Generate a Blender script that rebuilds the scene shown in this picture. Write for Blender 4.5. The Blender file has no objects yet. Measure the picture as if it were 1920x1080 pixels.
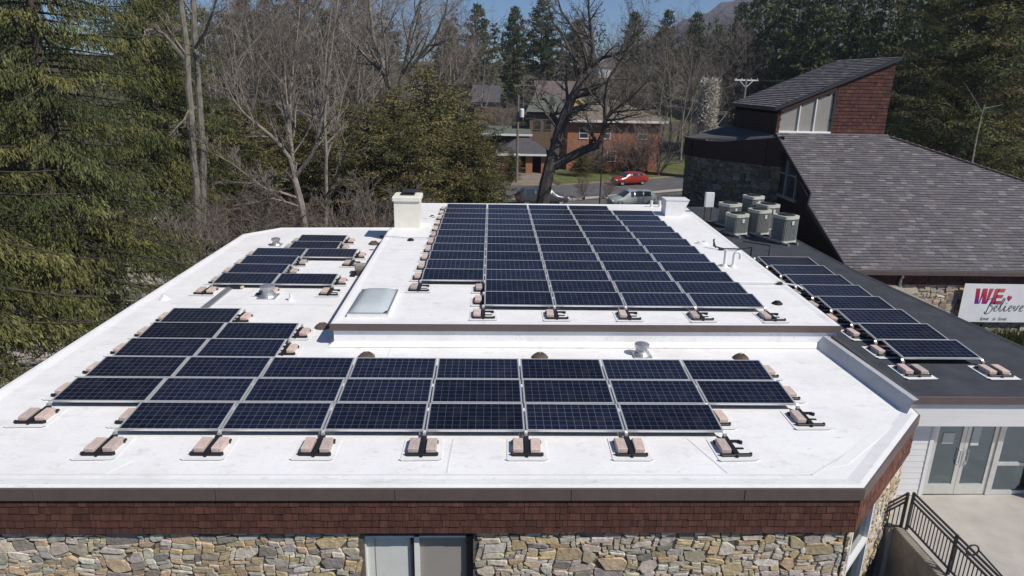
import bpy, bmesh, math, random
import numpy as np
from mathutils import Vector, Matrix

scene = bpy.context.scene
COL = scene.collection
R = math.radians

# ------------------------------------------------------------------ camera
CAMH = 6.79
PIT, YAW, ROL, FPX = 0.2983, 0.0338, 0.0196, 1270.6
def _axes():
    cy, sy = math.cos(YAW), math.sin(YAW); cp, sp = math.cos(PIT), math.sin(PIT)
    right = Vector((cy, -sy, 0)); fwd = Vector((sy*cp, cy*cp, -sp)); down = right.cross(fwd) * -1.0
    c, s = math.cos(ROL), math.sin(ROL)
    return right*c - down*s, right*s + down*c, fwd
RX, DN, FW = _axes()
cam_d = bpy.data.cameras.new('camera'); cam = bpy.data.objects.new('camera', cam_d); COL.objects.link(cam)
cam_d.sensor_width = 36.0; cam_d.lens = 36.0*FPX/1920.0; cam_d.clip_start = 0.1; cam_d.clip_end = 6000
M = Matrix.Identity(4)
for i in range(3):
    M[i][0] = RX[i]; M[i][1] = -DN[i]; M[i][2] = -FW[i]
M[0][3], M[1][3], M[2][3] = 0, 0, CAMH
cam.matrix_world = M
scene.camera = cam
def ray(px, py):
    return FW + RX*((px-960)/FPX) + DN*((py-540)/FPX)
def U(px, py, z):            # point of the plane z seen at a pixel of the photograph
    d = ray(px, py); t = (z-CAMH)/d.z
    return Vector((d.x*t, d.y*t, z))
def D(px, py, Y):            # point at the distance Y
    d = ray(px, py); t = Y/d.y
    return Vector((d.x*t, Y, CAMH+d.z*t))

# ------------------------------------------------------------------ light
SUN = Vector((0.549, -0.410, 0.730)).normalized()
w = bpy.data.worlds.new('World'); scene.world = w; w.use_nodes = True
nt = w.node_tree; nt.nodes.clear()
sky = nt.nodes.new('ShaderNodeTexSky'); sky.sky_type = 'NISHITA'; sky.sun_disc = False
sky.sun_elevation = math.asin(SUN.z); sky.sun_rotation = math.atan2(SUN.x, SUN.y)
sky.altitude = 600; sky.air_density = 1.0; sky.dust_density = 0.0; sky.ozone_density = 5.0
bg = nt.nodes.new('ShaderNodeBackground'); bg.inputs['Strength'].default_value = 0.062
wo = nt.nodes.new('ShaderNodeOutputWorld')
tint = nt.nodes.new('ShaderNodeMix'); tint.data_type = 'RGBA'; tint.blend_type = 'MULTIPLY'; tint.inputs[0].default_value = 1.0
tint.inputs[7].default_value = (0.80, 0.98, 1.24, 1)
nt.links.new(sky.outputs[0], tint.inputs[6]); nt.links.new(tint.outputs[2], bg.inputs[0]); nt.links.new(bg.outputs[0], wo.inputs[0])
sl = bpy.data.lights.new('sun', 'SUN'); sl.energy = 4.6; sl.angle = R(0.53); sl.color = (1.0, 0.95, 0.87)
so = bpy.data.objects.new('sun', sl); COL.objects.link(so)
so.rotation_euler = SUN.to_track_quat('Z', 'Y').to_euler()
scene.view_settings.view_transform = 'Standard'; scene.view_settings.look = 'None'
scene.view_settings.exposure = 0.0; scene.view_settings.gamma = 1.0

# ------------------------------------------------------------------ materials
def mat(name, base, rough=0.8, metal=0.0, attr=False, noise=None, bump=None, spec=0.3, trans=0.0, stains=None):
    """base colour x (per-vertex colour) x noise mottling (lo, hi, scale); bump (scale, strength); stains (scale, colour, amount)"""
    m = bpy.data.materials.new(name); m.use_nodes = True
    t = m.node_tree; N = t.nodes; Lk = t.links
    b = N['Principled BSDF']
    b.inputs['Roughness'].default_value = rough; b.inputs['Metallic'].default_value = metal
    b.inputs['Specular IOR Level'].default_value = spec
    src = None
    tc = N.new('ShaderNodeTexCoord')
    if attr:
        a = N.new('ShaderNodeAttribute'); a.attribute_name = 'Col'
        mx = N.new('ShaderNodeMix'); mx.data_type = 'RGBA'; mx.blend_type = 'MULTIPLY'; mx.inputs[0].default_value = 1
        Lk.new(a.outputs['Color'], mx.inputs[6]); mx.inputs[7].default_value = (*base, 1); src = mx.outputs[2]
    else:
        rgb = N.new('ShaderNodeRGB'); rgb.outputs[0].default_value = (*base, 1); src = rgb.outputs[0]
    if noise:
        lo, hi, sc = noise[:3]
        n = N.new('ShaderNodeTexNoise'); n.inputs['Scale'].default_value = sc; n.inputs['Detail'].default_value = 6; n.inputs['Roughness'].default_value = 0.65
        if len(noise) > 3:
            mp = N.new('ShaderNodeMapping'); mp.inputs['Scale'].default_value = noise[3]
            Lk.new(tc.outputs['Object'], mp.inputs[0]); Lk.new(mp.outputs[0], n.inputs['Vector'])
        else: Lk.new(tc.outputs['Object'], n.inputs['Vector'])
        mr = N.new('ShaderNodeMapRange'); mr.inputs[1].default_value = 0.3; mr.inputs[2].default_value = 0.7
        mr.inputs[3].default_value = lo; mr.inputs[4].default_value = hi
        Lk.new(n.outputs[0], mr.inputs[0])
        mx = N.new('ShaderNodeMix'); mx.data_type = 'RGBA'; mx.blend_type = 'MULTIPLY'; mx.inputs[0].default_value = 1
        Lk.new(src, mx.inputs[6]); Lk.new(mr.outputs[0], mx.inputs[7]); src = mx.outputs[2]
    for st in (stains or []):
        sc, colr, lo, hi, amt, stretch = st
        n = N.new('ShaderNodeTexNoise'); n.inputs['Scale'].default_value = sc; n.inputs['Detail'].default_value = 8; n.inputs['Roughness'].default_value = 0.7
        mp = N.new('ShaderNodeMapping'); mp.inputs['Scale'].default_value = stretch; mp.inputs['Location'].default_value = (sc*3.1, sc, 0.7)
        Lk.new(tc.outputs['Object'], mp.inputs[0]); Lk.new(mp.outputs[0], n.inputs['Vector'])
        mr = N.new('ShaderNodeMapRange'); mr.inputs[1].default_value = lo; mr.inputs[2].default_value = hi
        mr.inputs[3].default_value = 0; mr.inputs[4].default_value = amt
        Lk.new(n.outputs[0], mr.inputs[0])
        mx = N.new('ShaderNodeMix'); mx.data_type = 'RGBA'; mx.blend_type = 'MIX'
        Lk.new(mr.outputs[0], mx.inputs[0]); Lk.new(src, mx.inputs[6]); mx.inputs[7].default_value = (*colr, 1); src = mx.outputs[2]
    Lk.new(src, b.inputs['Base Color'])
    if bump:
        n = N.new('ShaderNodeTexNoise'); n.inputs['Scale'].default_value = bump[0]; n.inputs['Detail'].default_value = 5
        Lk.new(tc.outputs['Object'], n.inputs['Vector'])
        bp = N.new('ShaderNodeBump'); bp.inputs['Strength'].default_value = bump[1]; bp.inputs['Distance'].default_value = 0.02
        Lk.new(n.outputs[0], bp.inputs['Height']); Lk.new(bp.outputs[0], b.inputs['Normal'])
    if trans > 0:
        tr = N.new('ShaderNodeBsdfTranslucent'); Lk.new(src, tr.inputs['Color'])
        ms = N.new('ShaderNodeMixShader'); ms.inputs[0].default_value = trans
        Lk.new(b.outputs[0], ms.inputs[1]); Lk.new(tr.outputs[0], ms.inputs[2])
        Lk.new(ms.outputs[0], N['Material Output'].inputs['Surface'])
    return m

MT = {}
MT['membrane'] = mat('white_membrane', (0.85, 0.845, 0.84), 0.6, noise=(0.93, 1.03, 0.9), bump=(7, 0.25), spec=0.25,
    stains=[(0.55, (0.66, 0.63, 0.58), 0.52, 0.74, 0.5, (1, 1.5, 1)), (2.2, (0.46, 0.43, 0.38), 0.56, 0.74, 0.5, (1, 1.8, 1)), (9.0, (0.34, 0.31, 0.28), 0.58, 0.72, 0.55, (1, 2.6, 1)), (3.5, (0.26, 0.24, 0.22), 0.66, 0.74, 0.65, (0.5, 2.5, 1))])
MT['membrane_lap'] = mat('membrane_lap', (0.72, 0.73, 0.73), 0.6, noise=(0.9, 1.05, 3))
MT['membrane_patch'] = mat('membrane_patch', (0.82, 0.83, 0.80), 0.55, noise=(0.95, 1.03, 3))
MT['flashing'] = mat('shaded_flashing', (0.56, 0.57, 0.58), 0.6, noise=(0.85, 1.08, 2.5))  # white membrane greyed: the shade on this upstand is put into its colour
MT['dark_roof'] = mat('dark_membrane', (0.050, 0.054, 0.064), 0.75, noise=(0.75, 1.3, 1.5), bump=(12, 0.2), stains=[(2.2, (0.11, 0.11, 0.12), 0.58, 0.8, 0.7, (1, 2.5, 1))])
MT['bronze'] = mat('bronze_metal', (0.115, 0.088, 0.082), 0.45, noise=(0.9, 1.1, 4), spec=0.5)
MT['shingle'] = mat('cedar_shingle', (1, 1, 1), 0.85, attr=True, noise=(0.7, 1.25, 14, (1, 1, 0.15)), bump=(60, 0.3))
MT['roofing'] = mat('asphalt_tab', (1, 1, 1), 0.85, attr=True, noise=(0.8, 1.2, 25), bump=(80, 0.3))
MT['stone'] = mat('field_stone', (1, 1, 1), 0.9, attr=True, noise=(0.66, 1.25, 7), bump=(16, 0.9), stains=[(14, (0.10, 0.095, 0.09), 0.60, 0.72, 0.55, (1, 1, 1)), (5, (0.50, 0.46, 0.40), 0.60, 0.75, 0.35, (1, 1, 1))])
MT['mortar'] = mat('mortar', (0.13, 0.115, 0.09), 0.95, noise=(0.6, 1.3, 12))
MT['cream'] = mat('cream_stucco', (0.77, 0.745, 0.65), 0.8, noise=(0.92, 1.05, 3), stains=[(3.0, (0.5, 0.45, 0.33), 0.6, 0.8, 0.35, (1, 1, 0.3))])
MT['white'] = mat('white_paint', (0.76, 0.76, 0.75), 0.5, noise=(0.93, 1.05, 5))
MT['siding'] = mat('white_siding', (0.74, 0.73, 0.73), 0.6, noise=(0.92, 1.05, 5, (0.2, 1, 4)))
MT['alu'] = mat('aluminium', (0.74, 0.73, 0.70), 0.42, 0.55, noise=(0.9, 1.08, 6), spec=0.5)
MT['galv'] = mat('galvanised', (0.50, 0.51, 0.52), 0.42, 0.75, noise=(0.8, 1.15, 9))
MT['black'] = mat('black_plastic', (0.014, 0.015, 0.018), 0.5, noise=(0.8, 1.3, 8))
MT['darkmetal'] = mat('dark_metal', (0.03, 0.03, 0.035), 0.45, noise=(0.8, 1.3, 8), spec=0.5)
MT['block'] = mat('pink_concrete', (0.60, 0.47, 0.41), 0.95, noise=(0.8, 1.15, 14), bump=(60, 0.4), stains=[(12, (0.30, 0.23, 0.19), 0.55, 0.8, 0.5, (1, 1, 1))])
MT['pad'] = mat('white_pad', (0.80, 0.80, 0.785), 0.55, noise=(0.92, 1.03, 6))
MT['drain'] = mat('rusty_iron', (0.105, 0.075, 0.06), 0.85, noise=(0.5, 1.6, 18), bump=(50, 0.6))
MT['asphalt'] = mat('asphalt', (0.115, 0.112, 0.115), 0.9, noise=(0.8, 1.2, 0.6), bump=(30, 0.2), stains=[(0.4, (0.07, 0.07, 0.07), 0.55, 0.7, 0.6, (1, 1, 1))])
MT['concrete'] = mat('concrete', (0.44, 0.41, 0.37), 0.9, noise=(0.86, 1.1, 1.6), bump=(40, 0.15), stains=[(1.2, (0.27, 0.25, 0.23), 0.55, 0.78, 0.5, (1, 1, 1))])
MT['concrete_dark'] = mat('old_concrete', (0.36, 0.32, 0.27), 0.95, noise=(0.7, 1.2, 2.5), bump=(30, 0.3), stains=[(1.5, (0.09, 0.08, 0.07), 0.5, 0.75, 0.7, (1, 1, 0.4))])
def clear_glass():
    m = bpy.data.materials.new('clear_glass'); m.use_nodes = True; N = m.node_tree.nodes; Lk = m.node_tree.links
    g = N.new('ShaderNodeBsdfGlossy'); g.inputs['Roughness'].default_value = .03; g.inputs['Color'].default_value = (.72, .88, 1, 1)
    t = N.new('ShaderNodeBsdfTransparent'); t.inputs['Color'].default_value = (.55, .62, .64, 1)
    f = N.new('ShaderNodeFresnel'); f.inputs['IOR'].default_value = 2.1; x = N.new('ShaderNodeMixShader')
    x.inputs[0].default_value = .24; Lk.new(t.outputs[0], x.inputs[1]); Lk.new(g.outputs[0], x.inputs[2]); Lk.new(x.outputs[0], N['Material Output'].inputs['Surface'])
    return m
MT['clear'] = clear_glass()
MT['glass'] = mat('dark_glass', (0.035, 0.045, 0.05), 0.05, spec=0.7)
MT['blind'] = mat('window_blind', (0.62, 0.63, 0.59), 0.6, noise=(0.95, 1.05, 3))
MT['shade'] = mat('interior_shade', (0.30, 0.28, 0.25), 0.5, noise=(0.95, 1.05, 3))
MT['bark'] = mat('grey_bark', (0.24, 0.21, 0.18), 0.95, noise=(0.55, 1.4, 7, (1, 1, 0.3)), bump=(25, 0.6))
MT['bark_dark'] = mat('dark_bark', (0.105, 0.09, 0.078), 0.95, noise=(0.5, 1.5, 7, (1, 1, 0.3)), bump=(25, 0.6))
MT['bark_conifer'] = mat('conifer_bark', (0.058, 0.048, 0.04), 0.95, noise=(0.5, 1.5, 7, (1, 1, 0.3)))
MT['bark_pale'] = mat('pale_bark', (0.22, 0.20, 0.17), 0.95, noise=(0.45, 1.3, 5, (1, 1, 0.4)), bump=(20, 0.5))
MT['twig'] = mat('twig_brown', (0.20, 0.17, 0.148), 0.95, noise=(0.7, 1.3, 3))
MT['twig_red'] = mat('twig_reddish', (0.19, 0.142, 0.122), 0.95, noise=(0.7, 1.3, 3))
MT['needle'] = mat('spruce_needles', (1, 1, 1), 0.7, attr=True, noise=(0.7, 1.3, 0.7), spec=0.15, trans=0.25)
MT['ground'] = mat('leaf_litter', (0.075, 0.062, 0.044), 1.0, noise=(0.6, 1.4, 0.5), bump=(6, 0.5),
    stains=[(0.05, (0.065, 0.085, 0.028), 0.50, 0.58, 0.85, (1, 1, 1)), (0.9, (0.15, 0.12, 0.085), 0.55, 0.75, 0.7, (1, 1, 1))])
MT['lawn'] = mat('lawn', (0.105, 0.118, 0.04), 1.0, noise=(0.6, 1.4, 1.2), bump=(8, 0.5), stains=[(0.5, (0.17, 0.14, 0.07), 0.52, 0.7, 0.7, (1, 1, 1))])
MT['dirt'] = mat('tan_dirt', (0.24, 0.20, 0.155), 1.0, noise=(0.7, 1.2, 1.0), bump=(8, 0.3))
MT['brick'] = mat('red_brick', (0.36, 0.155, 0.085), 0.9, noise=(0.75, 1.25, 5, (1, 1, 6)))
MT['roof_brown'] = mat('brown_roofing', (0.175, 0.145, 0.115), 0.95, noise=(0.8, 1.2, 2))
MT['roof_green'] = mat('green_roofing', (0.125, 0.14, 0.115), 0.95, noise=(0.8, 1.2, 2))
MT['roof_grey'] = mat('grey_roofing', (0.085, 0.082, 0.09), 0.95, noise=(0.8, 1.2, 2))
MT['roof_mauve'] = mat('mauve_roofing', (0.16, 0.125, 0.12), 0.95, noise=(0.8, 1.2, 2))
MT['yellow'] = mat('yellow_siding', (0.62, 0.47, 0.15), 0.8, noise=(0.9, 1.1, 3))
MT['brownwall'] = mat('brown_siding', (0.17, 0.12, 0.08), 0.85, noise=(0.8, 1.2, 3))
MT['darkwood'] = mat('dark_stained_wood', (0.045, 0.026, 0.021), 0.85, noise=(0.7, 1.3, 6))
MT['rubber'] = mat('tyre_rubber', (0.015, 0.015, 0.015), 0.8)
MT['chrome'] = mat('wheel_rim', (0.55, 0.55, 0.56), 0.35, 0.7)
MT['lampred'] = mat('red_lens', (0.35, 0.015, 0.01), 0.3, spec=0.5)
MT['lampwhite'] = mat('clear_lens', (0.6, 0.6, 0.6), 0.2, spec=0.6)
MT['hill'] = mat('wooded_hill', (0.075, 0.066, 0.072), 1.0, noise=(0.5, 1.5, 0.12), bump=(0.3, 1.0))
MT['pole'] = mat('weathered_pole', (0.20, 0.17, 0.14), 0.95, noise=(0.7, 1.3, 4))
MT['acbody'] = mat('ac_cabinet', (0.52, 0.52, 0.46), 0.5, noise=(0.9, 1.1, 4))
MT['acfin'] = mat('ac_fins', (0.15, 0.15, 0.145), 0.6, noise=(0.8, 1.1, 8))
MT['banner'] = mat('banner_vinyl', (0.80, 0.80, 0.81), 0.55, noise=(0.96, 1.03, 3), bump=(2.5, 0.3))
MT['ink'] = mat('navy_ink', (0.055, 0.085, 0.14), 0.6)
MT['ink_red'] = mat('red_ink', (0.55, 0.03, 0.06), 0.6)
MT['dome'] = mat('acrylic_dome', (0.50, 0.54, 0.56), 0.25, spec=0.5, noise=(0.95, 1.04, 3))
def car_paint(name, c): 
    m = mat(name, c, 0.3, spec=0.5, noise=(0.95, 1.05, 2)); m.node_tree.nodes['Principled BSDF'].inputs['Coat Weight'].default_value = 0.6; return m
def solar_material():
    m = bpy.data.materials.new('solar_cells'); m.use_nodes = True
    t = m.node_tree; N = t.nodes; Lk = t.links; b = N['Principled BSDF']
    tc = N.new('ShaderNodeTexCoord'); sp = N.new('ShaderNodeSeparateXYZ'); Lk.new(tc.outputs['Object'], sp.inputs[0])
    def mth(op, a, bb=None, c=None):
        n = N.new('ShaderNodeMath'); n.operation = op
        for i, v in enumerate((a, bb, c)):
            if v is None: continue
            if isinstance(v, (int, float)): n.inputs[i].default_value = v
            else: Lk.new(v, n.inputs[i])
        return n.outputs[0]
    def axis(o, half, n, gap):
        u = mth('DIVIDE', mth('ADD', o, half), 2*half/n)
        f = mth('FRACT', u); d = mth('MINIMUM', f, mth('SUBTRACT', 1.0, f))
        line = mth('LESS_THAN', d, gap)
        out = mth('GREATER_THAN', mth('ABSOLUTE', o), half)
        return line, out, mth('FLOOR', u)
    lx, ox, fx = axis(sp.outputs[0], 0.935, 12, 0.027)
    ly, oy, fy = axis(sp.outputs[1], 0.467, 6, 0.027)
    line = mth('MAXIMUM', lx, ly); out = mth('MAXIMUM', ox, oy)
    line = mth('MULTIPLY', line, mth('SUBTRACT', 1.0, out))
    wn = N.new('ShaderNodeTexWhiteNoise'); wn.noise_dimensions = '3D'
    cb = N.new('ShaderNodeCombineXYZ'); Lk.new(fx, cb.inputs[0]); Lk.new(fy, cb.inputs[1])
    oi = N.new('ShaderNodeObjectInfo'); Lk.new(oi.outputs['Random'], cb.inputs[2]); Lk.new(cb.outputs[0], wn.inputs[0])
    cr = N.new('ShaderNodeMix'); cr.data_type = 'RGBA'; Lk.new(wn.outputs[0], cr.inputs[0])
    cr.inputs[6].default_value = (0.0058, 0.0080, 0.0205, 1); cr.inputs[7].default_value = (0.0085, 0.0115, 0.029, 1)
    e = N.new('ShaderNodeMix'); e.data_type = 'RGBA'; Lk.new(out, e.inputs[0]); Lk.new(cr.outputs[2], e.inputs[6]); e.inputs[7].default_value = (0.008, 0.012, 0.045, 1)
    g = N.new('ShaderNodeMix'); g.data_type = 'RGBA'; Lk.new(line, g.inputs[0]); Lk.new(e.outputs[2], g.inputs[6]); g.inputs[7].default_value = (0.098, 0.108, 0.12, 1)
    hv = N.new('ShaderNodeHueSaturation'); Lk.new(g.outputs[2], hv.inputs['Color']); rm = N.new('ShaderNodeMapRange'); Lk.new(oi.outputs['Random'], rm.inputs[0]); rm.inputs[3].default_value = .72; rm.inputs[4].default_value = 1.3; Lk.new(rm.outputs[0], hv.inputs['Value'])
    dn = N.new('ShaderNodeTexNoise'); dn.inputs['Scale'].default_value = 2.5; dn.inputs['Detail'].default_value = 7; Lk.new(tc.outputs['Object'], dn.inputs['Vector'])
    dm = N.new('ShaderNodeMapRange'); Lk.new(dn.outputs[0], dm.inputs[0]); dm.inputs[1].default_value = .5; dm.inputs[2].default_value = .8; dm.inputs[4].default_value = .10
    du = N.new('ShaderNodeMix'); du.data_type = 'RGBA'; Lk.new(dm.outputs[0], du.inputs[0]); Lk.new(hv.outputs[0], du.inputs[6]); du.inputs[7].default_value = (.16, .15, .14, 1)
    Lk.new(du.outputs[2], b.inputs['Base Color'])
    b.inputs['Roughness'].default_value = 0.18; b.inputs['Specular IOR Level'].default_value = 0.14
    return m
MT['solar'] = solar_material()

# ------------------------------------------------------------------ mesh helpers
class MB:
    def __init__(s): s.v = []; s.f = []; s.c = []; s.mi = []; s.col = (1, 1, 1); s.m = 0
    def add(s, vs, fs):
        o = len(s.v); s.v += [tuple(p) for p in vs]; s.c += [s.col]*len(vs)
        s.f += [tuple(i+o for i in f) for f in fs]; s.mi += [s.m]*len(fs)
    def quad(s, a, b, c, d): s.add([a, b, c, d], [(0, 1, 2, 3)])
    def poly(s, pts): s.add(pts, [tuple(range(len(pts)))])
    def box(s, x0, x1, y0, y1, z0, z1, ch=0.0):
        if ch <= 0:
            s.add([(x0,y0,z0),(x1,y0,z0),(x1,y1,z0),(x0,y1,z0),(x0,y0,z1),(x1,y0,z1),(x1,y1,z1),(x0,y1,z1)],
                  [(0,3,2,1),(4,5,6,7),(0,1,5,4),(1,2,6,5),(2,3,7,6),(3,0,4,7)])
        else:
            def ring(d, z): return [(x0+d,y0+ch,z),(x0+ch,y0+d,z),(x1-ch,y0+d,z),(x1-d,y0+ch,z),(x1-d,y1-ch,z),(x1-ch,y1-d,z),(x0+ch,y1-d,z),(x0+d,y1-ch,z)]
            def rin(z): return [(x0+ch,y0+ch,z),(x0+ch,y0+ch,z),(x1-ch,y0+ch,z),(x1-ch,y0+ch,z),(x1-ch,y1-ch,z),(x1-ch,y1-ch,z),(x0+ch,y1-ch,z),(x0+ch,y1-ch,z)]
            r0, r1 = ring(0, z0), ring(0, z1-ch)
            top = [(x0+ch,y0+ch,z1),(x1-ch,y0+ch,z1),(x1-ch,y1-ch,z1),(x0+ch,y1-ch,z1)]
            fs = [(i, (i+1) % 8, (i+1) % 8+8, i+8) for i in range(8)]
            fs += [(8, 9, 16), (10, 11, 17), (12, 13, 18), (14, 15, 19), (9, 10, 17, 16), (11, 12, 18, 17), (13, 14, 19, 18), (15, 8, 16, 19), (16, 17, 18, 19), tuple(range(7, -1, -1))]
            s.add(r0+r1+top, fs)
    def bar(s, a, b, wd, ht=None, up=(0, 0, 1)):
        a, b = Vector(a), Vector(b); ht = ht or wd; d = (b-a).normalized(); up = Vector(up)
        if abs(d.dot(up)) > 0.98: up = Vector((1, 0, 0))
        x = d.cross(up).normalized()*wd/2; y = x.cross(d).normalized()*ht/2
        s.add([a-x-y, a+x-y, a+x+y, a-x+y, b-x-y, b+x-y, b+x+y, b-x+y], [(0,1,2,3),(7,6,5,4),(0,4,5,1),(1,5,6,2),(2,6,7,3),(3,7,4,0)])
    def tube(s, pts, rad, n=6, cap=True):
        pts = [Vector(p) for p in pts]
        if not hasattr(rad, '__len__'): rad = [rad]*len(pts)
        vs = []; ref = None
        for i, p in enumerate(pts):
            d = (pts[min(i+1, len(pts)-1)]-pts[max(i-1, 0)])
            d = d.normalized() if d.length > 1e-9 else Vector((0, 0, 1))
            if ref is None: ref = Vector((1, 0, 0)) if abs(d.x) < 0.8 else Vector((0, 1, 0))
            x = (ref-d*ref.dot(d)).normalized(); ref = x; y = d.cross(x)
            vs += [p+(x*math.cos(k*2*math.pi/n)+y*math.sin(k*2*math.pi/n))*rad[i] for k in range(n)]
        fs = [(i*n+k, i*n+(k+1) % n, (i+1)*n+(k+1) % n, (i+1)*n+k) for i in range(len(pts)-1) for k in range(n)]
        if cap: fs += [tuple(range(n-1, -1, -1)), tuple((len(pts)-1)*n+k for k in range(n))]
        s.add(vs, fs)
    def lathe(s, c, prof, n=20):
        c = Vector(c); vs = []
        for r, z in prof: vs += [c+Vector((r*math.cos(k*2*math.pi/n), r*math.sin(k*2*math.pi/n), z)) for k in range(n)]
        fs = [(i*n+k, i*n+(k+1) % n, (i+1)*n+(k+1) % n, (i+1)*n+k) for i in range(len(prof)-1) for k in range(n)]
        fs += [tuple(range(n-1, -1, -1)), tuple((len(prof)-1)*n+k for k in range(n))]
        s.add(vs, fs)
    def prism(s, poly, z0, z1):
        n = len(poly)
        s.add([(x, y, z0) for x, y in poly]+[(x, y, z1) for x, y in poly],
              [tuple(range(n-1, -1, -1)), tuple(range(n, 2*n))]+[(i, (i+1) % n, (i+1) % n+n, i+n) for i in range(n)])
    def mesh(s, name, mats, smooth=False):
        me = bpy.data.meshes.new(name); me.from_pydata(s.v, [], s.f)
        for m in (mats if isinstance(mats, (list, tuple)) else [mats]): me.materials.append(MT[m] if isinstance(m, str) else m)
        if any(s.mi): me.polygons.foreach_set('material_index', s.mi)
        a = me.color_attributes.new('Col', 'FLOAT_COLOR', 'POINT')
        a.data.foreach_set('color', np.array([(*c, 1) for c in s.c], 'f').ravel() if s.c else [])
        if smooth: me.polygons.foreach_set('use_smooth', [True]*len(s.f))
        me.update(); return me
    def build(s, name, mats, parent=None, smooth=False):
        """vertices are in world space; the part is stored relative to its thing's base"""
        if parent is not None:
            o0 = base_of(parent); s.v = [(x-o0[0], y-o0[1], z-o0[2]) for x, y, z in s.v]
        return link(name, s.mesh(name, mats, smooth), parent)
BASE = {}
def base_of(o):
    while o.parent: o = o.parent
    return o.location
def link(name, me, parent=None, loc=None):
    o = bpy.data.objects.new(name, me); COL.objects.link(o)
    if parent is not None: o.parent = parent
    if loc is not None: o.location = loc
    return o
def tag(o, label=None, cat=None, group=None, kind=None):
    if label: o['label'] = label
    if cat: o['category'] = cat
    if group: o['group'] = group
    if kind: o['kind'] = kind
    return o
def thing(name, label, cat, loc=(0, 0, 0), rz=0, group=None):
    o = bpy.data.objects.new(name, None); COL.objects.link(o); o.empty_display_size = 0.3
    o.location = loc; o.rotation_euler = (0, 0, rz)
    return tag(o, label, cat, group)
def copy_tree(o, loc=None, rz=None, label=None, parent=None):
    c = o.copy(); COL.objects.link(c)
    if parent is not None: c.parent = parent
    if loc is not None: c.location = loc
    if rz is not None: c.rotation_euler = (0, 0, rz)
    if label: c['label'] = label
    for ch in list(o.children): copy_tree(ch, parent=c)
    return c
ORD = ['first', 'second', 'third', 'fourth', 'fifth', 'sixth', 'seventh', 'eighth', 'ninth', 'tenth', 'eleventh', 'twelfth', 'thirteenth', 'fourteenth',
       'fifteenth', 'sixteenth', 'seventeenth', 'eighteenth', 'nineteenth', 'twentieth']
def ordn(i):
    if i < 20: return ORD[i]
    tens = {2: 'twenty', 3: 'thirty', 4: 'forty', 5: 'fifty'}[(i+1)//10]
    r = (i+1) % 10
    return tens+'-'+ORD[r-1] if r else {'twenty': 'twentieth', 'thirty': 'thirtieth', 'forty': 'fortieth', 'fifty': 'fiftieth'}[tens]
def place(i, n):                       # place words counted from the nearer end
    if i == 0: return 'leftmost'
    if i == n-1: return 'rightmost'
    return ordn(i)+' from left' if i < n/2 else ordn(n-1-i)+' from right'

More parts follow.
